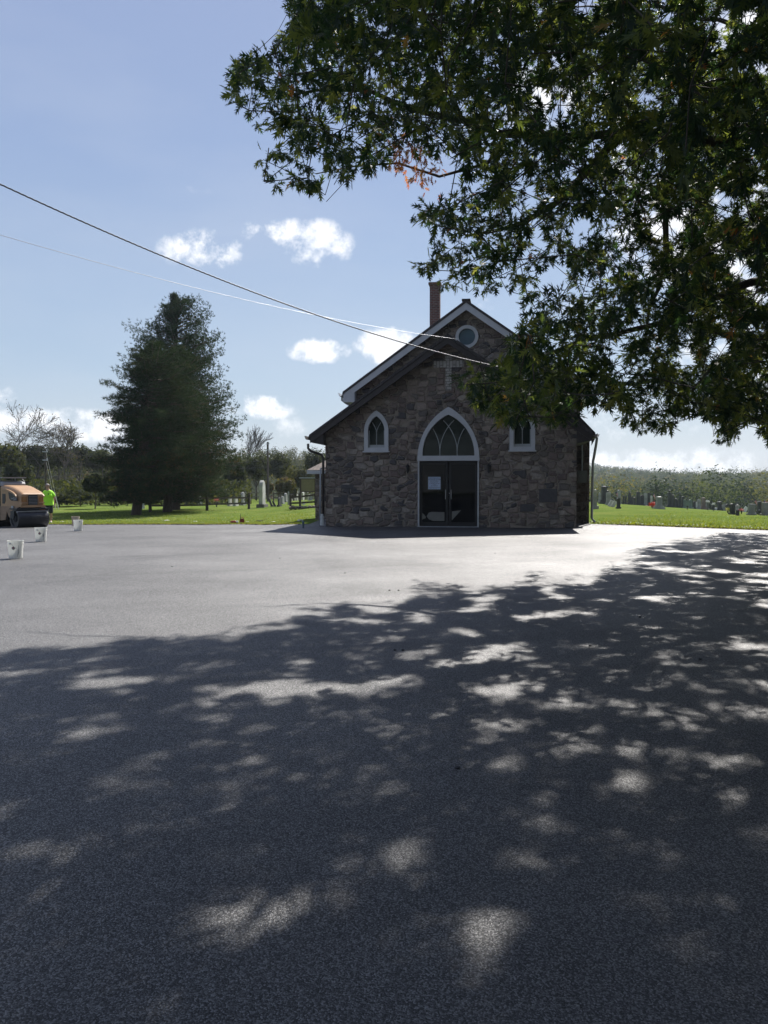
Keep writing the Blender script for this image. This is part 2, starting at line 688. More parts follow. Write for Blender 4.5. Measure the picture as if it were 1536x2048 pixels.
M_oak = mat_leaf("oak_leaf", [(0, (.012, .026, .016)), (.45, (.021, .040, .018)), (.75, (.050, .074, .022)), (.9, (.16, .13, .03)), (1, (.30, .085, .03))], .36, .5, .35, [(0, (.035, .085, .02)), (.35, (.055, .11, .025)), (.58, (.30, .37, .05)), (.85, (.55, .55, .10)), (.92, (.7, .35, .06)), (1, (.75, .22, .06))])
M_need = mat_leaf("pine_needle", [(0, (.014, .030, .016)), (.6, (.028, .048, .024)), (1, (.085, .062, .035))], .10, .8, .1)
M_cedar = mat_leaf("cedar_leaf", [(0, (.018, .036, .024)), (1, (.036, .060, .036))], .12, .8, .1)
M_wood_leaf = mat_leaf("woodland_leaf", [(0, (.016, .024, .016)), (.5, (.032, .042, .024)), (.8, (.060, .066, .034)), (1, (.085, .062, .042))], .25, .8, .08)
M_far_leaf = mat_leaf("far_leaf", [(0, (.020, .036, .025)), (.3, (.040, .062, .034)), (.6, (.065, .088, .040)), (.85, (.105, .115, .048)), (1, (.13, .10, .07))], .2, .9, .03)
M_bark = mat_bark("oak_bark", (.035, .028, .022), (.085, .070, .055))
M_pbark = mat_bark("pine_bark", (.040, .028, .022), (.10, .075, .055))
M_twig = mat_bark("grey_bark", (.055, .048, .042), (.10, .088, .076))


def unit(a):
    return a / np.maximum(np.linalg.norm(a, axis=-1, keepdims=True), 1e-9)


def cards(centers, size, normals, rng, aspect=0.55):
    """irregular 4-point leaf cards; returns V,T"""
    n = len(centers)
    a = unit(np.cross(normals, rng.normal(size=(n, 3))))
    b = np.cross(normals, a)
    s = (size * rng.uniform(.6, 1.35, n))[:, None] if np.ndim(size) == 0 else (size * rng.uniform(.6, 1.35, n))[:, None]
    p0 = centers - a * s * .5
    p1 = centers + b * s * aspect * rng.uniform(.5, 1.1, (n, 1)) * .5 - a * s * rng.uniform(-.25, .15, (n, 1))
    p2 = centers + a * s * .5
    p3 = centers - b * s * aspect * rng.uniform(.5, 1.1, (n, 1)) * .5 + a * s * rng.uniform(-.15, .25, (n, 1))
    V = np.stack([p0, p1, p2, p3], 1).reshape(-1, 3)
    T = np.arange(4 * n).reshape(-1, 4)
    return V, T


def crown_pts(rng, c, rad, n, lobes, lobe_r=0.42, shell=.55):
    """points on lumpy crown: lobes inside an ellipsoid"""
    c = np.asarray(c, float)
    rad = np.asarray(rad, float)
    L = unit(rng.normal(size=(lobes, 3))) * (rng.uniform(.25, 1.0, (lobes, 1)) ** .6)
    L[:, 2] = np.abs(L[:, 2]) * .9 - .25 * (rng.random(lobes) < .4)
    lr = lobe_r * rng.uniform(.6, 1.25, lobes)
    k = rng.integers(0, lobes, n)
    d = unit(rng.normal(size=(n, 3)))
    rr = shell + (1 - shell) * rng.random(n)
    q = L[k] * (1 - lobe_r * .6) + d * (lr[k] * rr)[:, None]
    return c + q * rad, unit(d + rng.normal(0, .45, (n, 3))), k


# ------------------------------------------------------------------ the oak
def in_poly(px, py, poly):
    inside = np.zeros(len(px), bool)
    n = len(poly)
    for i in range(n):
        x0, y0 = poly[i]
        x1, y1 = poly[(i + 1) % n]
        cond = ((y0 > py) != (y1 > py))
        xi = (x1 - x0) * (py - y0) / ((y1 - y0) if y1 != y0 else 1e-9) + x0
        inside ^= cond & (px < xi)
    return inside


# how far the crown reaches as seen from two sides: from the road (the photograph) and from the sun
CROWN = [(590, -400), (585, 0), (580, 55), (550, 95), (490, 118), (462, 135), (460, 190), (497, 215), (512, 248), (548, 258), (600, 262),
         (575, 292), (520, 305), (520, 340), (548, 368), (600, 375), (650, 388), (690, 362), (730, 335), (768, 318), (790, 290), (855, 300),
         (900, 290), (935, 340), (915, 392), (850, 412), (826, 428), (870, 480), (855, 512), (835, 530), (850, 555),
         (885, 568), (960, 575), (1012, 590), (1042, 560), (1058, 620), (1062, 648), (1022, 662), (1020, 700), (975, 726), (925, 745),
         (915, 765), (945, 800), (985, 835), (1050, 838), (1100, 845), (1150, 838), (1185, 815), (1215, 805), (1245, 840), (1300, 870),
         (1345, 850), (1380, 820), (1425, 838), (1445, 850), (1425, 882), (1460, 880), (1480, 850), (1536, 872), (1560, 900), (1900, 930), (3000, 930), (3000, -400)]
HOLES = [(1085, 190, 26, 26), (1335, 455, 38, 24), (1063, 395, 20, 30), (1135, 345, 22, 16), (1150, 470, 16, 26), (1290, 200, 22, 18),
         (1100, 560, 34, 30), (1235, 700, 20, 28), (985, 130, 14, 16), (880, 330, 16, 12), (1450, 400, 20, 14), (1440, 690, 26, 22),
         (700, 320, 12, 10), (1500, 30, 20, 20), (1380, 720, 16, 24), (1180, 560, 14, 18)]
SHADE = [(-900, 1330), (0, 1318), (150, 1300), (400, 1285), (430, 1300), (500, 1258), (650, 1222), (860, 1205), (890, 1185), (1060, 1178),
         (1230, 1150), (1330, 1140), (1300, 1105), (1310, 1092), (1400, 1075), (1536, 1069), (1900, 1060), (3000, 1055), (3000, 4000), (-900, 4000)]
SUNSPOTS = [(450, 1870, 110, 45), (960, 1900, 120, 60), (800, 1740, 70, 40), (60, 1720, 90, 40), (490, 1560, 60, 24),
            (1240, 1590, 60, 20), (860, 1420, 40, 12), (1030, 1380, 60, 12), (1040, 1325, 50, 10), (880, 1335, 60, 14),
            (740, 1250, 60, 10), (430, 1455, 60, 14), (180, 1475, 60, 14), (200, 1370, 140, 14), (1490, 1300, 60, 14), (950, 1225, 60, 8),
            (1000, 1545, 40, 16), (1170, 1430, 40, 9), (430, 1600, 60, 12), (600, 1330, 80, 10), (1300, 1200, 70, 8), (1100, 1235, 60, 8)]


def vnoise(x, y, seed=0):
    xi, yi = np.floor(x).astype(np.int64), np.floor(y).astype(np.int64)
    fx, fy = x - xi, y - yi
    fx, fy = fx * fx * (3 - 2 * fx), fy * fy * (3 - 2 * fy)

    def hsh(i, j):
        h = (i * 374761393 + j * 668265263 + seed * 974634777) & 0x7fffffff
        h = ((h ^ (h >> 13)) * 1274126177) & 0x7fffffff
        return ((h ^ (h >> 16)) & 0xffff) / 65535.0
    return (hsh(xi, yi) * (1 - fx) + hsh(xi + 1, yi) * fx) * (1 - fy) + (hsh(xi, yi + 1) * (1 - fx) + hsh(xi + 1, yi + 1) * fx) * fy


def oak_ok(p, rng, noise_px=10):
    px, py, dep = project(p)
    jx = px + rng.normal(0, noise_px, len(px))
    jy = py + rng.normal(0, noise_px, len(px))
    vis = (dep > .3) & (px > -120) & (px < 1640) & (py > -200) & (py < 2150)
    ok = ~vis | in_poly(jx, jy, CROWN)
    for hx, hy, a, b in HOLES:
        ok &= ~(vis & (((px - hx) / a) ** 2 + ((py - hy) / b) ** 2 < 1))
    # gaps between boughs
    vn = .55 * vnoise(px / 40.0, py / 33.0, 3) + .45 * vnoise(px / 18.0, py / 16.0, 5)
    low_ = (px > 880) & (px < 1230) & (py > 630)
    ok &= ~(vis & ~low_ & (vn > .69 - .03 * (px > 1250)))
    s = np.array(SUN) / SUN.z
    g = p - p[:, 2:3] * s[None, :]
    gx_, gy_, gd = project(g)
    gv = (gd > 2.0) & (gx_ > -500) & (gx_ < 2400)
    gn = .6 * vnoise(g[:, 0] / .40, g[:, 1] / .52, 11) + .4 * vnoise(g[:, 0] / .22, g[:, 1] / .28, 12)
    mid_ = gv & (gy_ < 1430) & (gy_ > 1060)
    ok &= ~(mid_ & (gn > np.where(gx_ > 650, .65, .68)))
    ok &= ~(gv & (gy_ >= 1430) & (gn > .80))
    ok &= ~gv | in_poly(gx_ + rng.normal(0, 30, len(px)) + 40 * np.sin(gy_ * .09 + gx_ * .011), gy_ + rng.normal(0, 7, len(px)) + 9 * np.sin(gx_ * .031) + 6 * np.sin(gx_ * .083 + 1), SHADE)
    for hx, hy, a, b in SUNSPOTS:
        ok &= ~(gv & (((gx_ - hx) / (a * (1.1 if hy > 1500 else .6))) ** 2 + ((gy_ - hy) / (b * (1.1 if hy > 1500 else .7))) ** 2 < 1))
    ok &= np.linalg.norm(p - np.array([0, 0, EYE]), axis=1) > 5.0
    return ok


TR = Vector((12.6, 17.5, 0))
LIMBS = [  # (points, start radius, end radius)
    ([TR + Vector((0, 0, 0)), TR + Vector((.1, .1, 2.2)), TR + Vector((0, -.2, 4.2)), TR + Vector((.3, .1, 8)), TR + Vector((.2, .6, 12))], .50, .16),
    ([TR + Vector((0, -.1, 3.6)), P(1700, 300, 16.5), P(1536, 288, 15.5), P(1380, 275, 15), P(1240, 262, 14.6), P(1120, 275, 14.3), P(1010, 270, 14), P(925, 250, 13.8), P(850, 232, 13.6), P(790, 205, 13.5), P(735, 180, 13.4), P(680, 150, 13.4), P(600, 145, 13.5)], .24, .025),
    ([P(1536, 288, 15.5), P(1420, 180, 15), P(1250, 95, 14.6), P(1150, 85, 14.2), P(1070, 108, 14), P(1000, 60, 14), P(900, 30, 14), P(760, 40, 13.8)], .13, .02),
    ([TR + Vector((0, 0, 3.0)), P(1720, 540, 17.5), P(1536, 555, 16.5), P(1430, 590, 15.8), P(1330, 640, 15.2), P(1230, 660, 14.6), P(1120, 700, 14), P(1010, 745, 13.4)], .18, .02),
    ([P(1240, 262, 14.6), P(1180, 340, 15), P(1120, 400, 15.4), P(1040, 450, 15.8), P(940, 470, 16), P(870, 440, 16)], .09, .015),
    ([P(1010, 270, 14), P(960, 330, 14), P(880, 345, 14), P(800, 325, 14.2), P(700, 335, 14.3), P(620, 345, 14.5)], .035, .010),
    ([P(925, 250, 13.8), P(900, 190, 13.6), P(860, 140, 13.5), P(800, 90, 13.4), P(700, 60, 13.4)], .06, .012),
    ([P(735, 180, 13.4), P(640, 180, 13.2), P(570, 190, 13.2), P(500, 175, 13.2)], .04, .01),
    ([P(1380, 275, 15), P(1330, 380, 15.5), P(1330, 520, 16), P(1300, 620, 16.5), P(1270, 740, 17)], .09, .015),
    ([TR + Vector((.2, 0, 6)), Vector((8, 12, 11)), Vector((4.5, 9.5, 12.5)), Vector((2, 8, 12.5))], .18, .02),
    ([TR + Vector((.2, 0, 5)), Vector((9.5, 11, 7.5)), Vector((7.5, 7, 8.5)), Vector((5.5, 4.2, 8.8)), Vector((4, 1.5, 9))], .18, .02),
    ([TR + Vector((.1, .2, 4.5)), Vector((13, 22, 8)), Vector((13, 26, 9)), Vector((13, 30, 8))], .18, .02),
    ([TR + Vector((.2, 0, 5.5)), Vector((16, 15, 9)), Vector((20, 12, 10)), Vector((23, 11, 10))], .18, .02),
    ([TR + Vector((.2, 0, 8)), Vector((10, 20, 12)), Vector((7, 22, 14)), Vector((5, 23, 14.5))], .14, .02),
    ([Vector((9.5, 11, 7.5)), Vector((6, 10, 9.5)), Vector((2.5, 10.5, 10.5)), Vector((-.5, 11, 10.8))], .1, .02),
]


def resample(pts, step=.45, wob=0.05, rng=None):
    out = [np.array(pts[0])]
    for a, b in zip(pts, pts[1:]):
        a, b = np.array(a), np.array(b)
        n = max(1, int(np.linalg.norm(b - a) / step))
        for k in range(1, n + 1):
            q = a + (b - a) * k / n
            if rng is not None:
                q = q + rng.normal(0, wob, 3)
            out.append(q)
    return out


def leaf_batch(base, dirs, up, L, rng):
    """lobed oak leaves; base (n,3), dirs along the midrib, up = leaf normal"""
    n = len(base)
    side = unit(np.cross(dirs, up))
    nrm = unit(np.cross(side, dirs))
    #            along, side, lift
    half = [(.16, .035, .0), (.36, .06, .0), (.50, .27, .05), (.42, .065, .0), (.64, .07, .0), (.82, .33, .0), (.70, .06, 0), (.84, .04, 0), (1.0, .17, -.05)]
    t = np.array([(0, 0, 0), (.58, .085, .01), (1.08, 0, -.08), (.58, -.085, .01)] + half + [(a_, -b_, c_) for a_, b_, c_ in half])
    f = np.array([(0, 1, 2), (0, 2, 3)] + [(4 + 3 * k, 5 + 3 * k, 6 + 3 * k) for k in range(6)])
    nv = len(t)
    wv = rng.uniform(.8, 1.2, (n, 1, 1))
    V = base[:, None, :] + L[:, None, None] * (dirs[:, None, :] * t[None, :, 0:1] + side[:, None, :] * t[None, :, 1:2] * wv + nrm[:, None, :] * t[None, :, 2:3])
    T = (np.arange(n)[:, None, None] * nv + f[None]).reshape(-1, 3)
    return V.reshape(-1, 3), T


def build_oak():
    rng = np.random.default_rng(11)
    root = thing("oak_tree", "huge oak with dark lobed leaves hanging over the right of the parking lot", "oak tree", tuple(TR))
    nodes, par, rad = [], [], []
    for pts, r0, r1 in LIMBS:
        rs = resample(pts, .45, .035, rng)
        if nodes:
            A = np.array(nodes)
            d = np.linalg.norm(A - rs[0], axis=1)
            prev = int(np.argmin(d))
            start = 1 if d[prev] < .6 else 0
        else:
            prev, start = -1, 0
        m = len(rs)
        for k in range(start, m):
            nodes.append(rs[k])
            par.append(prev)
            rad.append(r0 + (r1 - r0) * (k / (m - 1)) ** .8)
            prev = len(nodes) - 1
    # clump centres
    cen = np.array([9.6, 16.0, 8.6])
    er = np.array([14.5, 16.5, 7.2])
    cand = rng.uniform(-1, 1, (330000, 3))
    rr = np.linalg.norm(cand, axis=1)
    keep = (rr < 1) & ((rr > .55) | (rng.random(len(rr)) < .45))
    cand = cen + cand[keep] * er
    cand = cand[cand[:, 2] > 2.3]
    cand = cand[oak_ok(cand, rng)]
    px, py, dep = project(cand)
    invis = ~((px > -30) & (px < 1570) & (py > -40) & (dep > 0))
    # a lower fringe only on the visible side
    cand_v, cand_i = cand[~invis], cand[invis]

    def poisson(c, dmin, cap):
        cell = {}
        out = []
        for p in c:
            k = tuple((p // dmin).astype(int))
            good = True
            for a in (-1, 0, 1):
                for b in (-1, 0, 1):
                    for e in (-1, 0, 1):
                        for q in cell.get((k[0] + a, k[1] + b, k[2] + e), ()):
                            if (q[0] - p[0]) ** 2 + (q[1] - p[1]) ** 2 + (q[2] - p[2]) ** 2 < dmin * dmin:
                                good = False
            if good:
                cell.setdefault(k, []).append(p)
                out.append(p)
                if len(out) >= cap:
                    break
        return np.array(out)
    cv = poisson(cand_v, .47, 5000)
    ci = poisson(cand_i, .60, 4200)
    clumps = np.vstack([cv, ci])
    # thicken the crown where the afternoon shade on the lot is solid
    s2 = np.array([SUN.x / SUN.z, SUN.y / SUN.z])
    cw = .34
    gxs = np.arange(-9, 15, cw)
    gys = np.arange(1.0, 28, cw)
    GX, GY = np.meshgrid(gxs, gys, indexing='ij')
    gp = np.stack([GX.ravel(), GY.ravel(), np.zeros(GX.size)], 1)
    qx, qy, qd = project(gp)
    want = (qd > 1.5) & in_poly(qx, qy, SHADE)
    for hx, hy, a_, b_ in SUNSPOTS:
        want &= ~(((qx - hx) / (a_ * 1.1)) ** 2 + ((qy - hy) / (b_ * 1.1)) ** 2 < 1)
    gn = .6 * vnoise(gp[:, 0] / .40, gp[:, 1] / .52, 11) + .4 * vnoise(gp[:, 0] / .22, gp[:, 1] / .28, 12)
    want &= ~((qy < 1430) & (gn > .61))
    cov = np.zeros(len(gp))

    def add_cov(p):
        g = p[:2] - p[2] * s2
        d2 = (gp[:, 0] - g[0]) ** 2 + (gp[:, 1] - g[1]) ** 2
        cov[d2 < .40 ** 2] += 1
    for p in clumps:
        add_cov(p)
    extra = []
    for it in range(9):
        lack = np.where(want & (cov < 12))[0]
        if not len(lack):
            break
        rng.shuffle(lack)
        for idx in lack:
            if cov[idx] >= 12:
                continue
            z = rng.uniform(4.5, 14.5, 14)
            g = gp[idx, :2] + rng.uniform(-.2, .2, (14, 2))
            pp_ = np.column_stack([g[:, 0] + z * s2[0], g[:, 1] + z * s2[1], z])
            e2 = (((pp_ - cen) / (er * 1.02)) ** 2).sum(1)
            ok_ = oak_ok(pp_, rng, 4) & (e2 < 1)
            if ok_.any():
                p = pp_[np.argmax(ok_)]
                extra.append(p)
                add_cov(p)
    # and where boughs hang across the view of the gable and the sky
    sg = np.array([(x, y) for x in range(440, 1545, 15) for y in range(0, 905, 15)], float)
    vn = .55 * vnoise(sg[:, 0] / 40.0, sg[:, 1] / 33.0, 3) + .45 * vnoise(sg[:, 0] / 18.0, sg[:, 1] / 16.0, 5)
    lowg = (sg[:, 0] > 880) & (sg[:, 0] < 1230) & (sg[:, 1] > 630)
    wv_ = in_poly(sg[:, 0], sg[:, 1], CROWN) & ((vn < .63) | lowg)
    for hx, hy, a_, b_ in HOLES:
        wv_ &= ~(((sg[:, 0] - hx) / (a_ + 8)) ** 2 + ((sg[:, 1] - hy) / (b_ + 8)) ** 2 < 1)
    covv = np.zeros(len(sg))

    def add_v(p):
        x, y, dp = project(p)
        if dp[0] < 1:
            return
        covv[((sg[:, 0] - x[0]) ** 2 + (sg[:, 1] - y[0]) ** 2) < (.27 * F_PX / dp[0]) ** 2] += 1
    for p in np.vstack([clumps] + ([np.array(extra)] if extra else [])):
        add_v(p)
    nx0 = len(extra)
    for it in range(4):
        need = np.where(lowg & (sg[:, 0] > 960), 8, 3)
        lack = np.where(wv_ & (covv < need))[0]
        rng.shuffle(lack)
        for idx in lack:
            if covv[idx] >= need[idx]:
                continue
            pp_ = np.array([tuple(P(sg[idx, 0] + rng.uniform(-8, 8), sg[idx, 1] + rng.uniform(-8, 8), D_)) for D_ in rng.uniform(7.5, 20, 14)])
            ok_ = oak_ok(pp_, rng, 3) & (pp_[:, 2] > 2.2)
            if ok_.any():
                p = pp_[np.argmax(ok_)]
                extra.append(p)
                add_v(p)
                add_cov(p)
    print("OAK view extra", len(extra) - nx0, "still open", int((wv_ & (covv < 1)).sum()), int(wv_.sum()))
    print("OAK extra", len(extra), "uncovered", int((want & (cov < 1)).sum()), int(want.sum()))
    if extra:
        clumps = np.vstack([clumps, np.array(extra)])
    print("OAK clumps", len(cv), len(ci))
    # connect clumps to the skeleton, nearest first
    trunk = np.array(TR) + np.array([0, 0, 5])
    order = np.argsort(np.linalg.norm(clumps - trunk, axis=1))
    NA = np.zeros((len(nodes) + len(clumps) * 8, 3))
    NA[:len(nodes)] = nodes
    cnt = len(nodes)
    par = list(par)
    rad = list(rad)
    child_r = .010
    tips = []
    for ci_ in order:
        p = clumps[ci_]
        d = np.linalg.norm(NA[:cnt] - p, axis=1)
        d = d + .15 * np.maximum(0, np.linalg.norm(NA[:cnt] - trunk, axis=1) - np.linalg.norm(p - trunk))
        j = int(np.argmin(d))
        q = NA[j]
        dist = np.linalg.norm(p - q)
        n = max(1, min(7, int(dist / .4)))
        prev = j
        r_s = min(rad[j] * .8, .010 + .006 * dist)
        sag = rng.normal(0, .05, 3)
        for k in range(1, n + 1):
            t = k / n
            x = q + (p - q) * t + sag * math.sin(PI * t) * dist + rng.normal(0, .02, 3)
            NA[cnt] = x
            par.append(prev)
            rad.append(max(.006, r_s * (1 - .5 * t)))
            prev = cnt
            cnt += 1
        tips.append((NA[prev].copy(), unit((p - q)[None])[0]))
    NA = NA[:cnt]
    par = np.array(par)
    rad = np.array(rad)
    # tubes for every segment
    seg = np.where(par >= 0)[0]
    big = rad[seg] > .03

    def segs(idx, k):
        a, b = NA[par[idx]], NA[idx]
        d = unit(b - a)
        ref = np.where(np.abs(d[:, 2:3]) > .9, np.array([[1., 0, 0]]), np.array([[0, 0, 1.]]))
        u = unit(np.cross(d, ref))
        w = np.cross(d, u)
        an = 2 * PI * np.arange(k) / k
        c, s = np.cos(an)[None, :, None], np.sin(an)[None, :, None]
        off_ = u[:, None] * c + w[:, None] * s
        ra = np.minimum(rad[par[idx]], rad[idx] * 1.25)
        A = a[:, None] - d[:, None] * (ra[:, None, None] * .3) + off_ * ra[:, None, None]
        Bv = b[:, None] + off_ * rad[idx][:, None, None]
        n = len(idx)
        V = np.concatenate([A, Bv], 1).reshape(-1, 3)
        i0 = (np.arange(n) * 2 * k)[:, None]
        kk = np.arange(k)[None]
        T = np.stack([i0 + kk, i0 + (kk + 1) % k, i0 + k + (kk + 1) % k, i0 + k + kk], -1).reshape(-1, 4)
        return V, T
    V1, T1 = segs(seg[big], 8)
    V2, T2 = segs(seg[~big], 4)
    loc = np.array(TR)
    o = np_obj("trunk", V1 - loc, T1, M_bark, root, smooth=True)
    V2 = V2 - loc
    # leaves
    base, dirs, tint = [], [], []
    for (tp, td) in tips:
        nt_ = rng.integers(5, 8)
        for _ in range(nt_):
            d = unit((td * .5 + rng.normal(0, .75, 3))[None])[0]
            ln = rng.uniform(.12, .42)
            e = tp + d * ln
            V2 = np.vstack([V2]) if False else V2
            nl = rng.integers(5, 9)
            dd = unit(d * .45 + rng.normal(0, .65, (nl, 3)) + np.array([0, 0, -.35]))
            st = tp + d * (ln * rng.uniform(.35, 1.0, (nl, 1)))
            base.append(st)
            dirs.append(dd)
            tint.append(np.full(nl, rng.random() ** 1.3) * .6 + rng.random(nl) * .32)
    base = np.vstack(base)
    dirs = np.vstack(dirs)
    tint = np.concatenate(tint) * .95
    ok = oak_ok(base, rng, 3)
    base, dirs, tint = base[ok], dirs[ok], tint[ok]
    # a few browned sprays, one large cluster of dead orange leaves
    px, py, dep = project(base)
    brown = rng.random(len(base)) < .006
    tint[brown] = rng.uniform(.9, 1.0, brown.sum())
    up = unit(rng.normal(0, .55, (len(base), 3)) + np.array([0, 0, 1.0]))
    L = rng.uniform(.10, .195, len(base)) * np.where((py < -60) | (px > 1640), 1.45, 1.0)
    V3, T3 = leaf_batch(base - loc, dirs, up, L, rng)
    np_obj("crown", V3, T3, M_oak, root, np.repeat(tint, 22))
    print("OAK leaves", len(base))
    np_obj("branch", V2, T2, M_bark, root)
    # dead orange spray hanging under the limb
    n = 150
    c1 = np.array(P(815, 300, 13.8))
    c2 = np.array(P(848, 340, 13.8))
    bb = np.vstack([c1 + rng.normal(0, 1, (n, 3)) * np.array([.24, .2, .15]), c2 + rng.normal(0, 1, (50, 3)) * np.array([.12, .12, .13])])
    dd = unit(rng.normal(0, .6, (len(bb), 3)) + np.array([0, 0, -.9]))
    up = unit(rng.normal(size=(len(bb), 3)))
    V4, T4 = leaf_batch(bb - loc, dd, up, rng.uniform(.10, .17, len(bb)), rng)
    o = np_obj("dead_leaves", V4, T4, M_oak, root, np.repeat(rng.uniform(.93, 1.0, len(bb)), 22))
    o['label'] = "hanging spray of dead orange leaves"


build_oak()
# ------------------------------------------------------------------ building materials
def mat_stone(name, dark=1.0):
    m, nt, b = new_mat(name)
    tc = nt.nodes.new('ShaderNodeTexCoord')
    warp = nt.nodes.new('ShaderNodeTexNoise')
    warp.inputs['Scale'].default_value = 1.6
    warp.inputs['Detail'].default_value = 2
    nt.links.new(tc.outputs['Object'], warp.inputs['Vector'])
    va = nt.nodes.new('ShaderNodeVectorMath')
    va.operation = 'MULTIPLY_ADD'
    nt.links.new(warp.outputs['Color'], va.inputs[0])
    va.inputs[1].default_value = (.22, .22, .16)
    nt.links.new(tc.outputs['Object'], va.inputs[2])
    mp = nt.nodes.new('ShaderNodeMapping')
    mp.inputs['Scale'].default_value = (3.1, 3.1, 4.9)
    nt.links.new(va.outputs[0], mp.inputs[0])
    v = mp.outputs[0]
    f1 = nt.nodes.new('ShaderNodeTexVoronoi')
    f1.inputs['Randomness'].default_value = .92
    f1.inputs['Scale'].default_value = 1
    f1.feature = 'F1'
    f1.distance = 'CHEBYCHEV'
    f2 = nt.nodes.new('ShaderNodeTexVoronoi')
    f2.inputs['Randomness'].default_value = .92
    f2.inputs['Scale'].default_value = 1
    f2.feature = 'F2'
    f2.distance = 'CHEBYCHEV'
    nt.links.new(v, f1.inputs['Vector'])
    nt.links.new(v, f2.inputs['Vector'])
    edge_ = mth(nt, 'SUBTRACT', f2.outputs['Distance'], f1.outputs['Distance'])
    sep = nt.nodes.new('ShaderNodeSeparateColor')
    nt.links.new(f1.outputs['Color'], sep.inputs[0])
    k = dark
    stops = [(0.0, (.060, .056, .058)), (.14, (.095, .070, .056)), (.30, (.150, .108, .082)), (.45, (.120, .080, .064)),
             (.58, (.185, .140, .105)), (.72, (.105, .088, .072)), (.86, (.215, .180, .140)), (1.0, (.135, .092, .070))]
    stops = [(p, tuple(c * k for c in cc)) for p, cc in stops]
    col = ramp(nt, sep.outputs[0], stops, 'CONSTANT')
    hs = nt.nodes.new('ShaderNodeHueSaturation')
    hs.inputs['Saturation'].default_value = .68
    nt.links.new(col, hs.inputs['Color'])
    col = hs.outputs[0]
    n = noise(nt, tc.outputs['Object'], 14, 5, .7)
    col = mixc(nt, 1.0, col, ramp(nt, n, [(.3, (.70, .70, .72)), (.7, (1.3, 1.27, 1.22))]), 'MULTIPLY')
    stain = noise(nt, tc.outputs['Object'], .7, 3)
    col = mixc(nt, 1.0, col, ramp(nt, stain, [(.35, (.82, .82, .84)), (.65, (1.12, 1.1, 1.06))]), 'MULTIPLY')
    joint = ramp(nt, edge_, [(.03, (1, 1, 1)), (.10, (0, 0, 0))])
    col = mixc(nt, joint, col, (.17 * k, .145 * k, .115 * k))
    nt.links.new(col, b.inputs['Base Color'])
    b.inputs['Roughness'].default_value = .88
    h = mth(nt, 'ADD', ramp(nt, edge_, [(.02, (0, 0, 0)), (.22, (1, 1, 1))]), mth(nt, 'MULTIPLY', n, .5))
    bump(nt, b, h, 1.0, .05)
    return m


def mat_brick(name, c1, c2, mortar, sc=1.0, bw=.21, rh=.075, vert=False):
    m, nt, b = new_mat(name)
    tc = nt.nodes.new('ShaderNodeTexCoord')
    sp = nt.nodes.new('ShaderNodeSeparateXYZ')
    nt.links.new(tc.outputs['Object'], sp.inputs[0])
    cb = nt.nodes.new('ShaderNodeCombineXYZ')
    s = mth(nt, 'ADD', sp.outputs[0], sp.outputs[1])
    if vert:
        nt.links.new(sp.outputs[2], cb.inputs[0])
        nt.links.new(s, cb.inputs[1])
    else:
        nt.links.new(s, cb.inputs[0])
        nt.links.new(sp.outputs[2], cb.inputs[1])
    br = nt.nodes.new('ShaderNodeTexBrick')
    br.inputs['Scale'].default_value = sc
    br.inputs['Brick Width'].default_value = bw
    br.inputs['Row Height'].default_value = rh
    br.inputs['Mortar Size'].default_value = .011
    br.inputs['Color1'].default_value = (*c1, 1)
    br.inputs['Color2'].default_value = (*c2, 1)
    br.inputs['Mortar'].default_value = (*mortar, 1)
    nt.links.new(cb.outputs[0], br.inputs['Vector'])
    n = noise(nt, tc.outputs['Object'], 7, 4, .7)
    col = mixc(nt, 1.0, br.outputs['Color'], ramp(nt, n, [(.3, (.7, .7, .7)), (.7, (1.25, 1.25, 1.25))]), 'MULTIPLY')
    nt.links.new(col, b.inputs['Base Color'])
    b.inputs['Roughness'].default_value = .85
    bump(nt, b, mth(nt, 'MULTIPLY', br.outputs['Fac'], -1.0), .6, .01)
    return m


def mat_shingle(name, a, b_):
    m, nt, b = new_mat(name)
    v = coords(nt)
    br = nt.nodes.new('ShaderNodeTexBrick')
    br.inputs['Scale'].default_value = 1
    br.inputs['Brick Width'].default_value = .3
    br.inputs['Row Height'].default_value = .14
    br.inputs['Mortar Size'].default_value = .008
    br.inputs['Color1'].default_value = (*a, 1)
    br.inputs['Color2'].default_value = (*b_, 1)
    br.inputs['Mortar'].default_value = (a[0] * .4, a[1] * .4, a[2] * .4, 1)
    mp = nt.nodes.new('ShaderNodeMapping')
    mp.inputs['Rotation'].default_value = (0, 0, PI / 2)
    nt.links.new(v, mp.inputs[0])
    nt.links.new(mp.outputs[0], br.inputs['Vector'])
    n = noise(nt, v, 30, 4, .7)
    nt.links.new(mixc(nt, 1.0, br.outputs['Color'], ramp(nt, n, [(.3, (.7, .7, .7)), (.7, (1.3, 1.3, 1.3))]), 'MULTIPLY'), b.inputs['Base Color'])
    b.inputs['Roughness'].default_value = .9
    bump(nt, b, n, .5, .01)
    return m


def mat_glass_dark(name, col, rough=.03, spec=.45):
    m, nt, b = new_mat(name)
    v = coords(nt)
    n = noise(nt, v, 1.2, 2)
    nt.links.new(ramp(nt, n, [(.3, tuple(c * .7 for c in col)), (.7, tuple(c * 1.3 for c in col))]), b.inputs['Base Color'])
    b.inputs['Roughness'].default_value = rough
    b.inputs['Specular IOR Level'].default_value = spec
    b.inputs['IOR'].default_value = 1.45
    bump(nt, b, n, .04, .02)
    return m


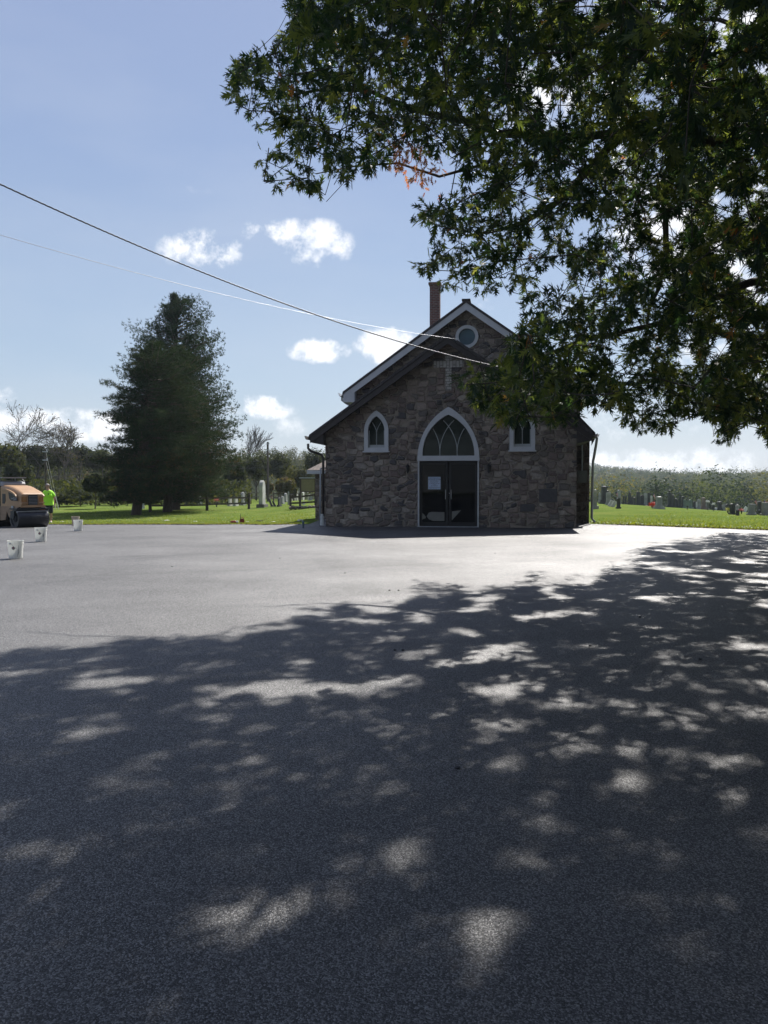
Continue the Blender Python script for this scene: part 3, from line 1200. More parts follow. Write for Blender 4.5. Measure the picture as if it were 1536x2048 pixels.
M_stone = mat_stone("field_stone", 1.5)
M_brick = mat_brick("red_brick", (.17, .062, .045), (.11, .048, .038), (.20, .18, .16))
M_cbrick = mat_brick("grey_brick", (.44, .42, .38), (.36, .34, .31), (.16, .15, .14), bw=.30, rh=.115, vert=True)
M_cbrick2 = mat_brick("grey_brick_flat", (.42, .40, .36), (.34, .32, .29), (.16, .15, .14), bw=.21, rh=.09)
M_roof = mat_shingle("dark_shingle", (.050, .046, .046), (.070, .062, .060))
M_roof2 = mat_shingle("brown_shingle", (.16, .125, .105), (.11, .09, .08))
M_white = plain("white_trim", (.50, .51, .52), .55, var=.08, nscale=3)
M_white2 = plain("cream_trim", (.45, .46, .46), .6, var=.1)
M_dtrim = plain("dark_brown_trim", (.035, .028, .026), .5, var=.25, nscale=4)
M_soff = plain("soffit_brown", (.040, .033, .030), .7, var=.2)
M_glass = mat_glass_dark("window_glass", (.010, .018, .014), .03, .22)
M_glassb = mat_glass_dark("round_glass", (.10, .16, .19), .12, .5)
M_doorg = mat_glass_dark("door_glass", (.006, .007, .008), .015, .12)
M_dframe = plain("bronze_frame", (.012, .012, .014), .4, var=.2, spec=.4)
M_metal = plain("brushed_metal", (.45, .45, .46), .35, .9, var=.15)
M_gmet = plain("galvanised", (.36, .38, .40), .45, .4, var=.15)
M_sign = plain("sign_white", (.46, .54, .66), .5, var=.05)
M_ink = plain("sign_ink", (.03, .045, .09), .6)
M_lead = plain("lead_came", (.36, .38, .37), .55, var=.1)

# ------------------------------------------------------------------ the church
YAW = -R(8.5)
CH = thing("church", "stone church with white gothic windows and dark double doors facing the lot", "church", (2.26, 29.15, 0), YAW)


def part(name, bm, mat, parent=CH, **k):
    return obj(name, bm, mat, parent, **k)


HW = 4.40            # half width of the porch front
SL = .700            # roof slope
ZP = 6.72            # porch ridge, top of roof
OV = 4.90            # eave half width


def zr(u, top=ZP, s=SL):
    return top - s * abs(u)


# ---- porch (narthex) front wall with openings
und = .26
outer = [(-HW, -.25), (HW, -.25), (HW, zr(HW) - und), (0, zr(0) - und), (-HW, zr(HW) - und)]
DW = 1.06
door_hole = [(-DW, -.02), (DW, -.02)] + gothic(0, 2 * DW, 0, 2.36, 4.22)[2:]
wl = gothic(-2.56, .86, 2.72, 3.42, 4.14)
wr = gothic(2.56, .86, 2.72, 3.42, 4.14)
b = B()
wall_xz(b, outer, [door_hole, wl, wr], 0, .38)
part("wall", b, M_stone)
for s in (-1, 1):
    b = B()   # side walls of the porch
    box(b, (s * (HW - .19), 2.14, (zr(HW) - und - .25) / 2), (.38, 3.5, zr(HW) - und + .25))
    part("side_wall", b, M_stone)

# corner quoins, slightly proud large stones
M_quoin = mat_stone("quoin_stone", 1.5)
rnd = random.Random(5)
for s in (-1, 1):
    z = 0.02
    while z < 2.9:
        h = rnd.uniform(.22, .46)
        w = rnd.uniform(.28, .62)
        if rnd.random() < .55:
            b = B()
            box(b, (s * (HW - w / 2 + .012), .10, z + h / 2), (w, .26, h - .03))
            part("quoin", b, M_quoin, bevel=.012)
        z += h

# ---- porch roof
b = B()
for s in (-1, 1):
    a = [(s * 0, ZP), (s * OV, zr(OV)), (s * OV, zr(OV) - .10), (0, ZP - .11)]
    prism(b, a, -.48, 3.98)
part("roof", b, M_roof)
b = B()   # rake boards and soffit, set just under the shingles
for s in (-1, 1):
    a = [(0, ZP - .115), (s * (OV - .03), zr(OV - .03) - .106), (s * (OV - .03), zr(OV) - .29), (0, ZP - .34)]
    prism(b, a, -.44, -.40)
part("rake_board", b, M_dtrim)
b = B()
for s in (-1, 1):
    a = [(s * .02, ZP - .125), (s * (OV - .05), zr(OV - .05) - .116), (s * (OV - .05), zr(OV - .05) - .17), (s * .02, ZP - .18)]
    prism(b, a, -.395, 3.9)
    # boxed eave: flat underside back to the wall
    e = [(s * (OV - .04), zr(OV) - .17), (s * (OV - .04), zr(OV) - .27), (s * (HW + .003), zr(OV) - .36), (s * (HW + .003), zr(HW) - .20)]
    prism(b, e, -.392, 3.86)
part("soffit", b, M_soff)


def gutter(u, z, y0, y1, r, mat, parent=CH):
    bm = B()
    sgn = 1 if u > 0 else -1
    poly = [(u, z), (u, z - r * .55), (u + sgn * r * .35, z - r), (u + sgn * r * .85, z - r * .9), (u + sgn * r * 1.15, z - r * .2), (u + sgn * r * 1.15, z + .01),
            (u + sgn * r * 1.05, z + .01), (u + sgn * r * 1.0, z - r * .2), (u + sgn * r * .8, z - r * .75), (u + sgn * r * .3, z - r * .8), (u + sgn * .01, z - r * .5), (u + sgn * .01, z)]
    prism(bm, poly, y0, y1)
    return obj("gutter", bm, mat, parent)


gutter(-OV - .002, zr(OV) - .05, -.5, 3.9, .13, M_dtrim)
gutter(OV + .002, zr(OV) - .05, -.5, 3.9, .13, M_dtrim)
# downspout, left corner: swan neck back to the wall, then down into a white boot
b = B()
tube(b, [(-OV - .07, -.32, 2.98), (-OV - .07, -.32, 2.82), (-OV + .02, -.28, 2.72), (-HW - .12, -.07, 2.58), (-HW - .08, -.06, 2.45), (-HW - .08, -.06, .42)], .045, 10)
part("downspout", b, M_dtrim, smooth=True)
b = B()
lathe(b, [(.05, .44), (.05, .36), (.075, .355), (.075, .30), (.062, .29), (.062, .20), (.075, .19), (.075, .04), (.068, 0.03)], (-HW - .12, -.10, .03), 14)
part("drain_boot", b, plain("pvc_white", (.55, .57, .55), .5))
b = B()
tube(b, [(-HW - .28, 1.3, 2.15), (-HW - .28, .4, 2.1), (-HW - .22, .1, 2.06), (-HW - .22, .0, .06)], .03, 8)
part("drain_pipe", b, M_gmet, smooth=True)

# ---- arched windows
def gothic_window(cx, w, z0, zs, zt, fw, parent, y=0.0, tracery='y'):
    o = gothic(cx, w + .02, z0 - .01, zs, zt + .015)
    i_ = gothic(cx, w - 2 * fw, z0 + fw * .9, zs + .01, zt - fw * 1.35)
    bm = B()
    ring_xz(bm, o, i_, y - .045, y + .09)
    fr = obj("window", bm, M_white, parent, bevel=.006)
    bm = B()
    prism(bm, gothic(cx, w - 2 * fw + .02, z0 + fw * .9 - .01, zs + .01, zt - fw * 1.35 + .01), y + .10, y + .112)
    obj("pane", bm, M_glass, fr)
    bm = B()
    box(bm, (cx, y - .03, z0 - .028), (w + .10, .16, .05))
    obj("sill", bm, M_white, fr, bevel=.005)
    bm = B()
    a = (w - 2 * fw) / 2
    ht = zt - fw * 1.35
    if tracery == 'y':
        pth = [(cx, y + .07, z0 + fw * .9), (cx, y + .07, zs - .02)]
        tube(bm, pth, .014, 6)
        for s in (-1, 1):
            pth = [(cx + s * a * .52 * (t ** 1.5), y + .07, zs - .02 + (ht - zs) * .62 * t) for t in (0, .25, .5, .75, 1.0)]
            tube(bm, pth, .012, 6)
        box(bm, (cx, y + .085, z0 + fw * .9 + .05), (2 * a, .02, .10))
        for s in (-1, 1):
            box(bm, (cx + s * (a - .02), y + .085, z0 + .42), (.03, .02, .62))
    obj("glazing_bar", bm, M_lead, fr)
    return fr


gothic_window(-2.56, .86, 2.72, 3.42, 4.14, .135, CH)
gothic_window(2.56, .86, 2.72, 3.42, 4.14, .135, CH)

# ---- doorway arch light
Z0, ZS, ZT = 2.36, 2.42, 4.22
bm = B()
o_ = gothic(0, 2 * DW + .06, Z0, ZS, ZT + .03, 14)
i_ = gothic(0, 2 * DW - .30, Z0 + .18, ZS + .16, ZT - .24, 14)
ring_xz(bm, o_, i_, -.05, .11)
arch = part("fanlight", bm, M_white, bevel=.006)
bm = B()
prism(bm, gothic(0, 2 * DW - .28, Z0 + .17, ZS + .16, ZT - .23, 14), .12, .135)
obj("pane", bm, M_glass, arch)
bm = B()
a = DW - .15
hgt = ZT - .24 - (ZS + .16)
rr = (a * a + hgt * hgt) / (2 * a)
zb = Z0 + .18
for s in (-1, 1):
    m0 = s * a / 3
    # intersecting tracery: arcs of the same curvature springing from the mullions
    for dirn, tmax in ((1, .90), (-1, .90)):
        pts = []
        cxr = m0 - dirn * rr
        for k in range(15):
            th = (k / 14) * math.asin(min(1, hgt / rr)) * (1.0 if dirn * s < 0 else 1.0)
            x = cxr + dirn * rr * math.cos(th)
            z = zb + .12 + rr * math.sin(th)
            # stop at the frame
            lim = (a - rr + math.sqrt(max(0, rr * rr - (z - ZS - .16) ** 2))) if z > ZS + .16 else a
            if abs(x) > lim - .0:
                break
            pts.append((x, .09, z))
        if len(pts) > 1:
            tube(bm, pts, .014, 6)
    tube(bm, [(m0, .09, zb - .01), (m0, .09, zb + .13)], .016, 6)
obj("tracery", bm, M_lead, arch)

# ---- doors
for s in (-1, 1):
    bm = B()
    box(bm, (s * (DW - .012), .02, 1.175), (.055, .12, 2.37))
    part("door_jamb", bm, M_white2)
bm = B()
box(bm, (0, .12, .025), (2 * DW, .34, .05))
part("threshold", bm, M_gmet)
for s in (-1, 1):
    x0, x1 = (.012, DW - .045)
    w = x1 - x0
    cx = s * (x0 + x1) / 2
    bm = B()
    ring_xz(bm, [(cx - w / 2, .055), (cx + w / 2, .055), (cx + w / 2, 2.345), (cx - w / 2, 2.345)],
            [(cx - w / 2 + .085, .20), (cx + w / 2 - .085, .20), (cx + w / 2 - .085, 2.23), (cx - w / 2 + .085, 2.23)], .10, .15)
    d = part("door", bm, M_dframe)
    bm = B()
    prism(bm, [(cx - w / 2 + .08, .195), (cx + w / 2 - .08, .195), (cx + w / 2 - .08, 2.235), (cx - w / 2 + .08, 2.235)], .122, .13)
    obj("pane", bm, M_doorg, d)
    bm = B()
    tube(bm, [(s * .10, .10, 1.02), (s * .10, .05, 1.02), (s * .10, .05, 1.34), (s * .10, .10, 1.34)], .010, 8)
    obj("handle", bm, M_metal, d)
bm = B()
lathe(bm, [(.014, 0), (.018, .008), (.012, .016)], (.03, .09, 1.22), 12, 'Y')
obj("lock", bm, M_metal, d)

M_lightpatch = plain("light_patch_paint", (.165, .16, .14), .5, var=.08)  # sunlit patches in the door glass, painted as flat pale shapes
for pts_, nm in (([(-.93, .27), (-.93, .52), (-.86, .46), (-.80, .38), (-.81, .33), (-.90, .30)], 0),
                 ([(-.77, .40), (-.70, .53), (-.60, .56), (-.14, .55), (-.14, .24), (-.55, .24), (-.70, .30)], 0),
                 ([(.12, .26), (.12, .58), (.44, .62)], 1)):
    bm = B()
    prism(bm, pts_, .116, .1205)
    obj("light_patch", bm, M_lightpatch, [o for o in CH.children if o.name.startswith("door") and "jamb" not in o.name][nm])

# notice on the left door
NS = thing("door_notice", "pale square printed notice stuck on the left glass door", "notice", (0, 0, 0), 0)
NS.location = CH.matrix_basis @ Vector((-.50, .092, 1.58))
NS.location = Matrix.Translation(CH.location) @ Matrix.Rotation(YAW, 4, 'Z') @ Vector((-.50, .105, 1.58))
NS.rotation_euler = (0, 0, YAW)
bm = B()
box(bm, (0, 0, 0), (.44, .008, .44))
obj("panel", bm, M_sign, NS)
bm = B()
rnd = random.Random(8)


def line_of_words(bm, z, h, x0, x1, rnd):
    x = x0
    while x < x1:
        wl_ = rnd.uniform(.02, .07)
        k = x
        while k < min(x + wl_, x1):
            cw = rnd.uniform(.005, .010)
            box(bm, (k + cw / 2, -.0055, z + rnd.uniform(-.1, .1) * h), (cw * .72, .003, h * rnd.uniform(.6, 1)))
            k += cw * 1.25
        x += wl_ + .014


for (z, h, a0, a1) in ((.175, .034, -.20, .19), (.125, .034, -.21, .21), (.085, .018, -.16, .16), (.055, .018, -.14, .14), (.025, .018, -.15, .12),
                       (-.02, .024, -.18, .18), (-.06, .026, -.06, .06), (-.095, .022, -.12, .12), (-.15, .03, -.18, .18), (-.19, .014, -.16, .15)):
    line_of_words(bm, z, h, a0, a1, rnd)
obj("lettering", bm, M_ink, NS)

# wall lamps each side of the door
for s in (-1, 1):
    bm = B()
    lathe(bm, [(.015, .16), (.07, .10), (.075, .08), (.055, .07), (.05, -.10), (.03, -.13), (.012, -.16)], (s * 1.42, -.13, 2.08), 10)
    tube(bm, [(s * 1.42, .0, 2.14), (s * 1.42, -.06, 2.18), (s * 1.42, -.13, 2.26), (s * 1.42, -.13, 2.22)], .012, 6)
    box(bm, (s * 1.42, -.01, 2.10), (.09, .03, .16))
    part("wall_lamp", bm, M_dframe)

# brick cross over the door
bm = B()
box(bm, (0, -.004, 5.74), (1.04, .06, .235))
part("cross_arm", bm, M_cbrick)
bm = B()
box(bm, (0, -.004, 6.00), (.21, .06, .27))
box(bm, (0, -.004, 5.22), (.21, .06, .79))
part("cross_upright", bm, M_cbrick2)

# black plaque-like large dark stones (seen low on the right and left)
M_slate = plain("dark_slate_stone", (.075, .072, .074), .8, var=.25, nscale=9, bstr=.4)
for (x, z, w, h) in ((-3.86, .98, .52, .34), (-3.95, 1.36, .30, .18), (-3.62, 1.45, .46, .15), (3.45, 1.15, .62, .46), (2.75, .72, .5, .26)):
    bm = B()
    box(bm, (x, .012, z), (w, .05, h))
    part("dark_stone", bm, M_slate, bevel=.01)
bm = B()
for k in range(11):    # voussoirs over the arch, a rough ring of thin stones
    pass
rnd = random.Random(3)
og = gothic(0, 2 * DW + .42, 2.5, 2.55, 4.52, 10)[3:-1]
for k in range(len(og) - 1):
    (x0, z0_), (x1, z1_) = og[k], og[k + 1]
    cx, cz = (x0 + x1) / 2, (z0_ + z1_) / 2
    ang = math.atan2(z1_ - z0_, x1 - x0)
    box(bm, (cx, .01, cz), (math.hypot(x1 - x0, z1_ - z0_) - .02, .05, rnd.uniform(.13, .2)), Matrix.Rotation(-ang, 3, 'Y'))
part("voussoir", bm, mat_stone("voussoir_stone", 1.0), bevel=.01)

# ---- nave behind
NU, NV = .42, 3.95
NHW, NOV, NS_, NZ = 4.42, 4.92, .712, 8.74
bm = B()
zt = lambda u: NZ - NS_ * abs(u)
outer = [(NU - NHW, -.25), (NU + NHW, -.25), (NU + NHW, zt(NHW) - .3), (NU, NZ - .3), (NU - NHW, zt(NHW) - .3)]
circ = [(NU + .02 + .44 * math.cos(t * 2 * PI / 28), 7.36 + .44 * math.sin(t * 2 * PI / 28)) for t in range(28)]
nwin = gothic(NU + 2.62, .80, 5.15, 5.65, 6.28)
wall_xz(bm, outer, [circ, nwin], NV, NV + .4)
part("nave_wall", bm, M_stone)
bm = B()
for s in (-1, 1):
    box(bm, (NU + s * (NHW - .2), NV + .4 + 7.5, (zt(NHW) - .3) / 2 - .12), (.4, 15, zt(NHW) - .3 + .25))
box(bm, (NU, NV + 15.5, (zt(NHW) - .3) / 2 - .12), (2 * NHW - .81, .4, zt(NHW) - .3 + .25))
part("nave_wall", bm, M_stone)
bm = B()
for s in (-1, 1):
    prism(bm, [(NU, NZ), (NU + s * NOV, zt(NOV)), (NU + s * NOV, zt(NOV) - .1), (NU, NZ - .11)], NV - .38, NV + 16)
part("nave_roof", bm, M_roof)
bm = B()
box(bm, (NU, NV + 7.8, NZ + .0), (.34, 16.4, .06))
part("ridge_cap", bm, M_roof, bevel=.01)
bm = B()
for s in (-1, 1):
    prism(bm, [(NU + s * .001, NZ - .115), (NU + s * (NOV - .02), zt(NOV - .02) - .105), (NU + s * (NOV - .02), zt(NOV) - .36), (NU + s * .001, NZ - .39)], NV - .35, NV - .31)
    # boxed eave return
    prism(bm, [(NU + s * (NOV - .02), zt(NOV) - .362), (NU + s * (NOV - .02), zt(NOV) - .42), (NU + s * (NHW + .03), zt(NOV) - .42), (NU + s * (NHW + .03), zt(NHW) - .40)], NV - .349, NV - .311)
    prism(bm, [(NU + s * (NOV - .03), zt(NOV) - .12), (NU + s * (NOV - .03), zt(NOV) - .42), (NU + s * (NHW + .003), zt(NOV) - .42), (NU + s * (NHW + .003), zt(NHW) - .14)], NV - .30, NV + 15.8)
    prism(bm, [(NU + s * .01, NZ - .125), (NU + s * (NHW), zt(NHW) - .115), (NU + s * (NHW), zt(NHW) - .15), (NU + s * .01, NZ - .16)], NV - .30, NV + 15.8)
part("nave_rake_board", bm, M_white)
gutter(NU - NOV - .002, zt(NOV) - .06, NV - .4, NV + 15.9, .14, M_gmet)
gutter(NU + NOV + .002, zt(NOV) - .06, NV - .4, NV + 15.9, .14, M_gmet)
bm = B()
tube(bm, [(NU - NOV - .06, NV - .2, 5.10), (NU - NOV - .06, NV - .2, 4.92), (NU - NOV + .06, NV - .1, 4.82), (NU - NHW - .1, NV + .1, 4.62), (NU - NHW - .07, NV + .1, 4.5), (NU - NHW - .07, NV + .1, 2.6)], .045, 8)
part("downspout", bm, M_white, smooth=True)
# round window
bm = B()
ring = lambda r, cx=NU + .02, cz=7.36: [(cx + r * math.cos(t * 2 * PI / 28), cz + r * math.sin(t * 2 * PI / 28)) for t in range(28)]
ring_xz(bm, ring(.455), ring(.325), NV - .05, NV + .10)
rw = part("round_window", bm, M_white, bevel=.006)
bm = B()
prism(bm, ring(.33), NV + .075, NV + .088)
obj("pane", bm, M_glassb, rw)
# nave pointed window
gothic_window(NU + 2.62, .80, 5.15, 5.65, 6.28, .12, CH, NV)
# wire bracket on the gable trim
bm = B()
box(bm, (.30, -.46, 6.50), (.05, .06, .05))
part("wire_anchor", bm, M_gmet)

# chimney
bm = B()
cu, cv = -1.17, NV + 4.0
box(bm, (cu, cv, 8.15), (.45, .45, 4.4))
box(bm, (cu, cv, 10.40), (.56, .56, .10))
part("chimney", bm, M_brick, bevel=.01)
bm = B()
box(bm, (cu, cv, 7.62), (.62, .62, .30))
part("chimney_flashing", bm, M_gmet)

# ---- side wing on the right, set back; meter box and spout
WV = 3.2
WU0, WU1 = HW + .001, 5.14
WZ = 3.40
bm = B()
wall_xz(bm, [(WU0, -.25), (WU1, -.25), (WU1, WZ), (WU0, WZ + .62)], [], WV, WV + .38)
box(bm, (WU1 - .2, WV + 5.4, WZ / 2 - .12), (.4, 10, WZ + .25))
part("wing_wall", bm, mat_stone("wing_stone_shaded", .7))  # darker copy of the wall stone; the wing's shade is in its colour
bm = B()
prism(bm, [(WU0, WZ + 1.02), (WU1 + .16, WZ + .06), (WU1 + .16, WZ - .04), (WU0, WZ + .91)], WV - .5, WV + 10.6)
part("wing_roof", bm, M_roof)
bm = B()
prism(bm, [(WU0, WZ + .90), (WU1 + .14, WZ - .05), (WU1 + .14, WZ - .20), (WU1 + .02, WZ - .42), (WU1 + .02, WZ - .16), (WU0, WZ + .62)], WV - .47, WV - .43)
part("wing_rake_board", bm, M_dtrim)
gutter(WU1 + .165, WZ + .0, WV - .5, WV + 10.6, .12, M_white2)
bm = B()
tube(bm, [(WU1 + .24, WV - .3, WZ - .12), (WU1 + .22, WV - .28, WZ - .3), (WU1 + .15, WV - .1, WZ - .85), (WU1 + .12, WV - .08, WZ - 1.0), (WU1 + .09, WV - .08, .25), (WU1 + .2, WV - .18, .10)], .05, 8)
part("downspout", bm, M_white2, smooth=True)
bm = B()
box(bm, (4.86, WV - .08, 1.82), (.34, .16, .46))
lathe(bm, [(.11, 0), (.11, .07), (.08, .1)], (4.86, WV - .26, 1.86), 14, 'Y')
mt_ = part("meter_box", bm, plain("meter_grey", (.16, .17, .16), .5))
bm = B()
tube(bm, [(4.86, WV - .06, 2.05), (4.86, WV - .06, 3.4)], .025, 8)
obj("conduit", bm, M_gmet, mt_)

# ---- small side entrance on the left, further back
SU0, SU1, SVv, SZ = -6.55, -4.05, 6.2, 2.06
bm = B()
wall_xz(bm, [(SU0 + .30, -.4), (SU1, -.4), (SU1, SZ), (SU0 + .30, SZ)], [], SVv, SVv + .3)
box(bm, (SU0 + .45, SVv + 1.8, SZ / 2 - .2), (.30, 2.98, SZ + .4))
part("side_porch_wall", bm, M_stone)
bm = B()
v = [bm.verts.new(q) for q in ((SU0, SVv - .3, SZ + .08), (SU1, SVv - .3, SZ + .08), (SU1, SVv + 1.7, SZ + .72), (SU0 + .75, SVv + 1.7, SZ + .72), (SU0, SVv + 3.6, SZ + .08), (SU1, SVv + 3.6, SZ + .08))]
bm.faces.new((v[0], v[1], v[2], v[3]))
bm.faces.new((v[0], v[3], v[4]))
bm.faces.new((v[3], v[2], v[5], v[4]))
bm.faces.new((v[0], v[4], v[5], v[1]))
bm.faces.new((v[1], v[5], v[2]))
part("side_porch_roof", bm, M_roof2)
bm = B()
box(bm, ((SU0 + SU1) / 2, SVv - .29, SZ - .01), (SU1 - SU0, .04, .15))
box(bm, (SU0 + .02, SVv + 1.66, SZ - .01), (.04, 3.84, .15))
part("side_porch_fascia", bm, M_white)
# ------------------------------------------------------------------ evergreens, woodland, grass
def seg_tubes(segs_, k=5):
    """segs_: list of (a, b, ra, rb) -> V,T"""
    a = np.array([s[0] for s in segs_], float)
    b_ = np.array([s[1] for s in segs_], float)
    ra = np.array([s[2] for s in segs_])[:, None, None]
    rb = np.array([s[3] for s in segs_])[:, None, None]
    d = unit(b_ - a)
    ref = np.where(np.abs(d[:, 2:3]) > .9, np.array([[1., 0, 0]]), np.array([[0, 0, 1.]]))
    u = unit(np.cross(d, ref))
    w = np.cross(d, u)
    an = 2 * PI * np.arange(k) / k
    off_ = u[:, None] * np.cos(an)[None, :, None] + w[:, None] * np.sin(an)[None, :, None]
    V = np.concatenate([a[:, None] + off_ * ra, b_[:, None] + off_ * rb], 1).reshape(-1, 3)
    i0 = (np.arange(len(a)) * 2 * k)[:, None]
    kk = np.arange(k)[None]
    T = np.stack([i0 + kk, i0 + (kk + 1) % k, i0 + k + (kk + 1) % k, i0 + k + kk], -1).reshape(-1, 4)
    return V, T


def tufts(c, n_per, length, rng, bias=(0, 0, .25), width=.10):
    """radiating needle tufts"""
    c = np.repeat(c, n_per, 0)
    d = unit(rng.normal(size=(len(c), 3)) + np.array(bias))
    L = length * rng.uniform(.6, 1.2, len(c))
    s = unit(np.cross(d, rng.normal(size=(len(c), 3))))
    p0 = c + s * (L * width)[:, None]
    p1 = c - s * (L * width)[:, None]
    p2 = c + d * L[:, None]
    return np.stack([p0, p1, p2], 1).reshape(-1, 3), np.arange(3 * len(c)).reshape(-1, 3)


def evergreen(name, label, px, py_base, D, top_py, prof, mat, seed, trunk_r, lean=(0, 0), kind='pine', dens=1.0, group=None, bare=.08):
    """prof: list of (fraction of height, left reach px, right reach px) measured from the trunk"""
    rng = np.random.default_rng(seed)
    g = P(px, py_base, D)
    base = Vector((g.x, D, hz(g.x, D) - .05))
    top = P(px + lean[0], top_py, D)
    H = top.z - base.z
    root = thing(name, label, "tree", base, 0, group)
    k = D / F_PX
    lx = (top.x - base.x) / H
    fr = [p[0] for p in prof]
    Lr = [p[1] * k * 1.14 for p in prof]
    Rr = [p[2] * k * 1.1 for p in prof]
    segs_ = []
    n = 14
    for i in range(n):
        a, b_ = i / n, (i + 1) / n
        segs_.append(((lx * a * H, .1 * math.sin(a * 9), a * H), (lx * b_ * H, .1 * math.sin(b_ * 9), b_ * H), trunk_r * (1 - a) ** .8 + .02, trunk_r * (1 - b_) ** .8 + .02))
    V, T = seg_tubes(segs_, 8)
    np_obj("trunk", V, T, mat[1], root, smooth=True)
    bsegs, pts, tint = [], [], []
    nb = int((175 if kind == 'pine' else 200) * dens)
    rank = rng.permutation(nb)
    for i in range(nb):
        f = bare + (1 - bare) * (i + rng.random()) / nb
        a = rng.random() * 2 * PI
        side = math.cos(a)
        L0 = np.interp(f, fr, Lr if side < 0 else Rr)
        Lm = L0 * (abs(side) + (1 - abs(side)) * .85) * rng.uniform(.55, 1.06)
        if f > .7 and rng.random() < .4:
            continue
        if Lm < .1:
            continue
        z0 = f * H
        o = np.array([lx * z0, 0, z0])
        d = np.array([math.cos(a), math.sin(a), 0.0])
        if kind == 'pine':
            rise = rng.uniform(-.10, .28) + (.35 if f > .75 else 0)
            droop = 0
        else:
            rise = rng.uniform(.3, .75) * (.5 + f * .6)
            droop = 0
        m = max(3, int(Lm / .45))
        prev = o
        for j in range(1, m + 1):
            t = j / m
            q = o + d * Lm * t + np.array([0, 0, Lm * (rise * t * t if kind == 'pine' else rise * t * .75)]) + rng.normal(0, .05, 3)
            bsegs.append((prev, q, .045 * (1 - t) + .012, .045 * (1 - t) + .008))
            prev = q
            if t > .25:
                cnt_ = rng.integers(9, 16) if kind == 'pine' else rng.integers(8, 15)
                sp = (.165 if kind == 'pine' else .14) * (.7 + .5 * (1 - t)) * min(1.3, Lm / 1.5 + .3)
                q2 = q + rng.normal(0, sp, (cnt_, 3)) * np.array([1.25, 1.25, .42 if kind == 'pine' else 1.5])
                pts.append(q2)
                tint.append(np.full(cnt_, rng.random() * .55) + rng.random(cnt_) * .3)
    if kind == 'cedar':     # several upright leaders give the jagged top
        for (du, fz0, fz1) in ((-.75, .60, .97), (1.25, .62, .965), (-2.0, .44, .80), (2.2, .5, .86), (.4, .66, .985), (-2.8, .36, .70), (1.7, .5, .91), (-1.3, .5, .885)):
            a0 = np.array([0, 0, fz0 * H * .8])
            b0 = np.array([du, rng.uniform(-.8, .8), fz1 * H])
            bsegs.append((a0, b0, .05, .012))
            for t in np.linspace(.35, 1, 16):
                q = a0 + (b0 - a0) * t
                w_ = .75 * (1.12 - t)
                pts.append(q + rng.normal(0, 1, (12, 3)) * np.array([w_ * .5 + .05, w_ * .5 + .05, .22]))
                tint.append(rng.random(12) * .8)
    nc = 300
    f = rng.uniform(max(.05, bare), .97, nc)
    a = rng.random(nc) * 2 * PI
    rx = np.where(np.cos(a) < 0, np.interp(f, fr, Lr), np.interp(f, fr, Rr)) * np.sqrt(rng.random(nc)) * .72
    cc = np.stack([lx * f * H + np.cos(a) * rx, np.sin(a) * rx, f * H], 1)
    m_ = 11
    pts.append(np.repeat(cc, m_, 0) + rng.normal(0, 1, (nc * m_, 3)) * np.array([.26, .26, .15]))
    tint.append(np.repeat(rng.random(nc) * .6, m_) + rng.random(nc * m_) * .15)
    # leader
    m = int(12 * dens)
    z = H * rng.uniform(.86, 1.0, m)
    pts.append(np.stack([lx * z + rng.normal(0, .3, m) * (1.15 - z / H), rng.normal(0, .1, m), z], 1))
    tint.append(rng.random(m) * .5)
    V, T = seg_tubes(bsegs, 4)
    np_obj("branch", V, T, mat[1], root)
    pts = np.vstack(pts)
    tint = np.concatenate(tint)
    if kind == 'pine':
        low = pts[:, 2] < H * .40
        tint = np.where(low & (rng.random(len(pts)) < .10), .95, tint)
    np_ = 12 if kind == 'pine' else 9
    V, T = tufts(pts, np_, .21 if kind == 'pine' else .19, rng, (0, 0, .3) if kind == 'pine' else (0, 0, .9), .06 if kind == 'pine' else .08)
    np_obj("crown", V, T, mat[0], root, np.repeat(tint, np_ * 3))
    print(name, "tufts", len(pts))
    return root


evergreen("pine_tree", "broad dark pine standing on the lawn with its thick trunk nearest the lot", 272, 1030, 50, 690,
          [(0, 30, 20), (.1, 60, 60), (.2, 64, 100), (.35, 75, 130), (.47, 70, 130), (.55, 82, 125), (.62, 60, 120), (.72, 74, 105), (.80, 45, 85), (.9, 32, 60), (1, 6, 8)],
          (M_need, M_pbark), 21, .30, (32, 0), 'pine', 1.5)
evergreen("pine_tree", "pine with brown-tinged lower branches behind the broad one beside the rail fence", 333, 1021, 55, 700,
          [(0, 20, 20), (.08, 80, 90), (.2, 100, 125), (.35, 95, 118), (.5, 90, 108), (.7, 70, 90), (.85, 40, 70), (1, 6, 8)],
          (M_need, M_pbark), 22, .27, (22, 0), 'pine', 1.4)
evergreen("cedar_tree", "tall feathery cedar rising above the two pines", 352, 1016, 60, 594,
          [(0, 60, 110), (.15, 90, 128), (.3, 90, 118), (.45, 90, 108), (.55, 92, 98), (.66, 92, 86), (.75, 78, 82), (.84, 46, 70), (.93, 24, 44), (1, 8, 18)],
          (M_cedar, M_pbark), 23, .30, (0, 0), 'cedar', 2.3, bare=.05)


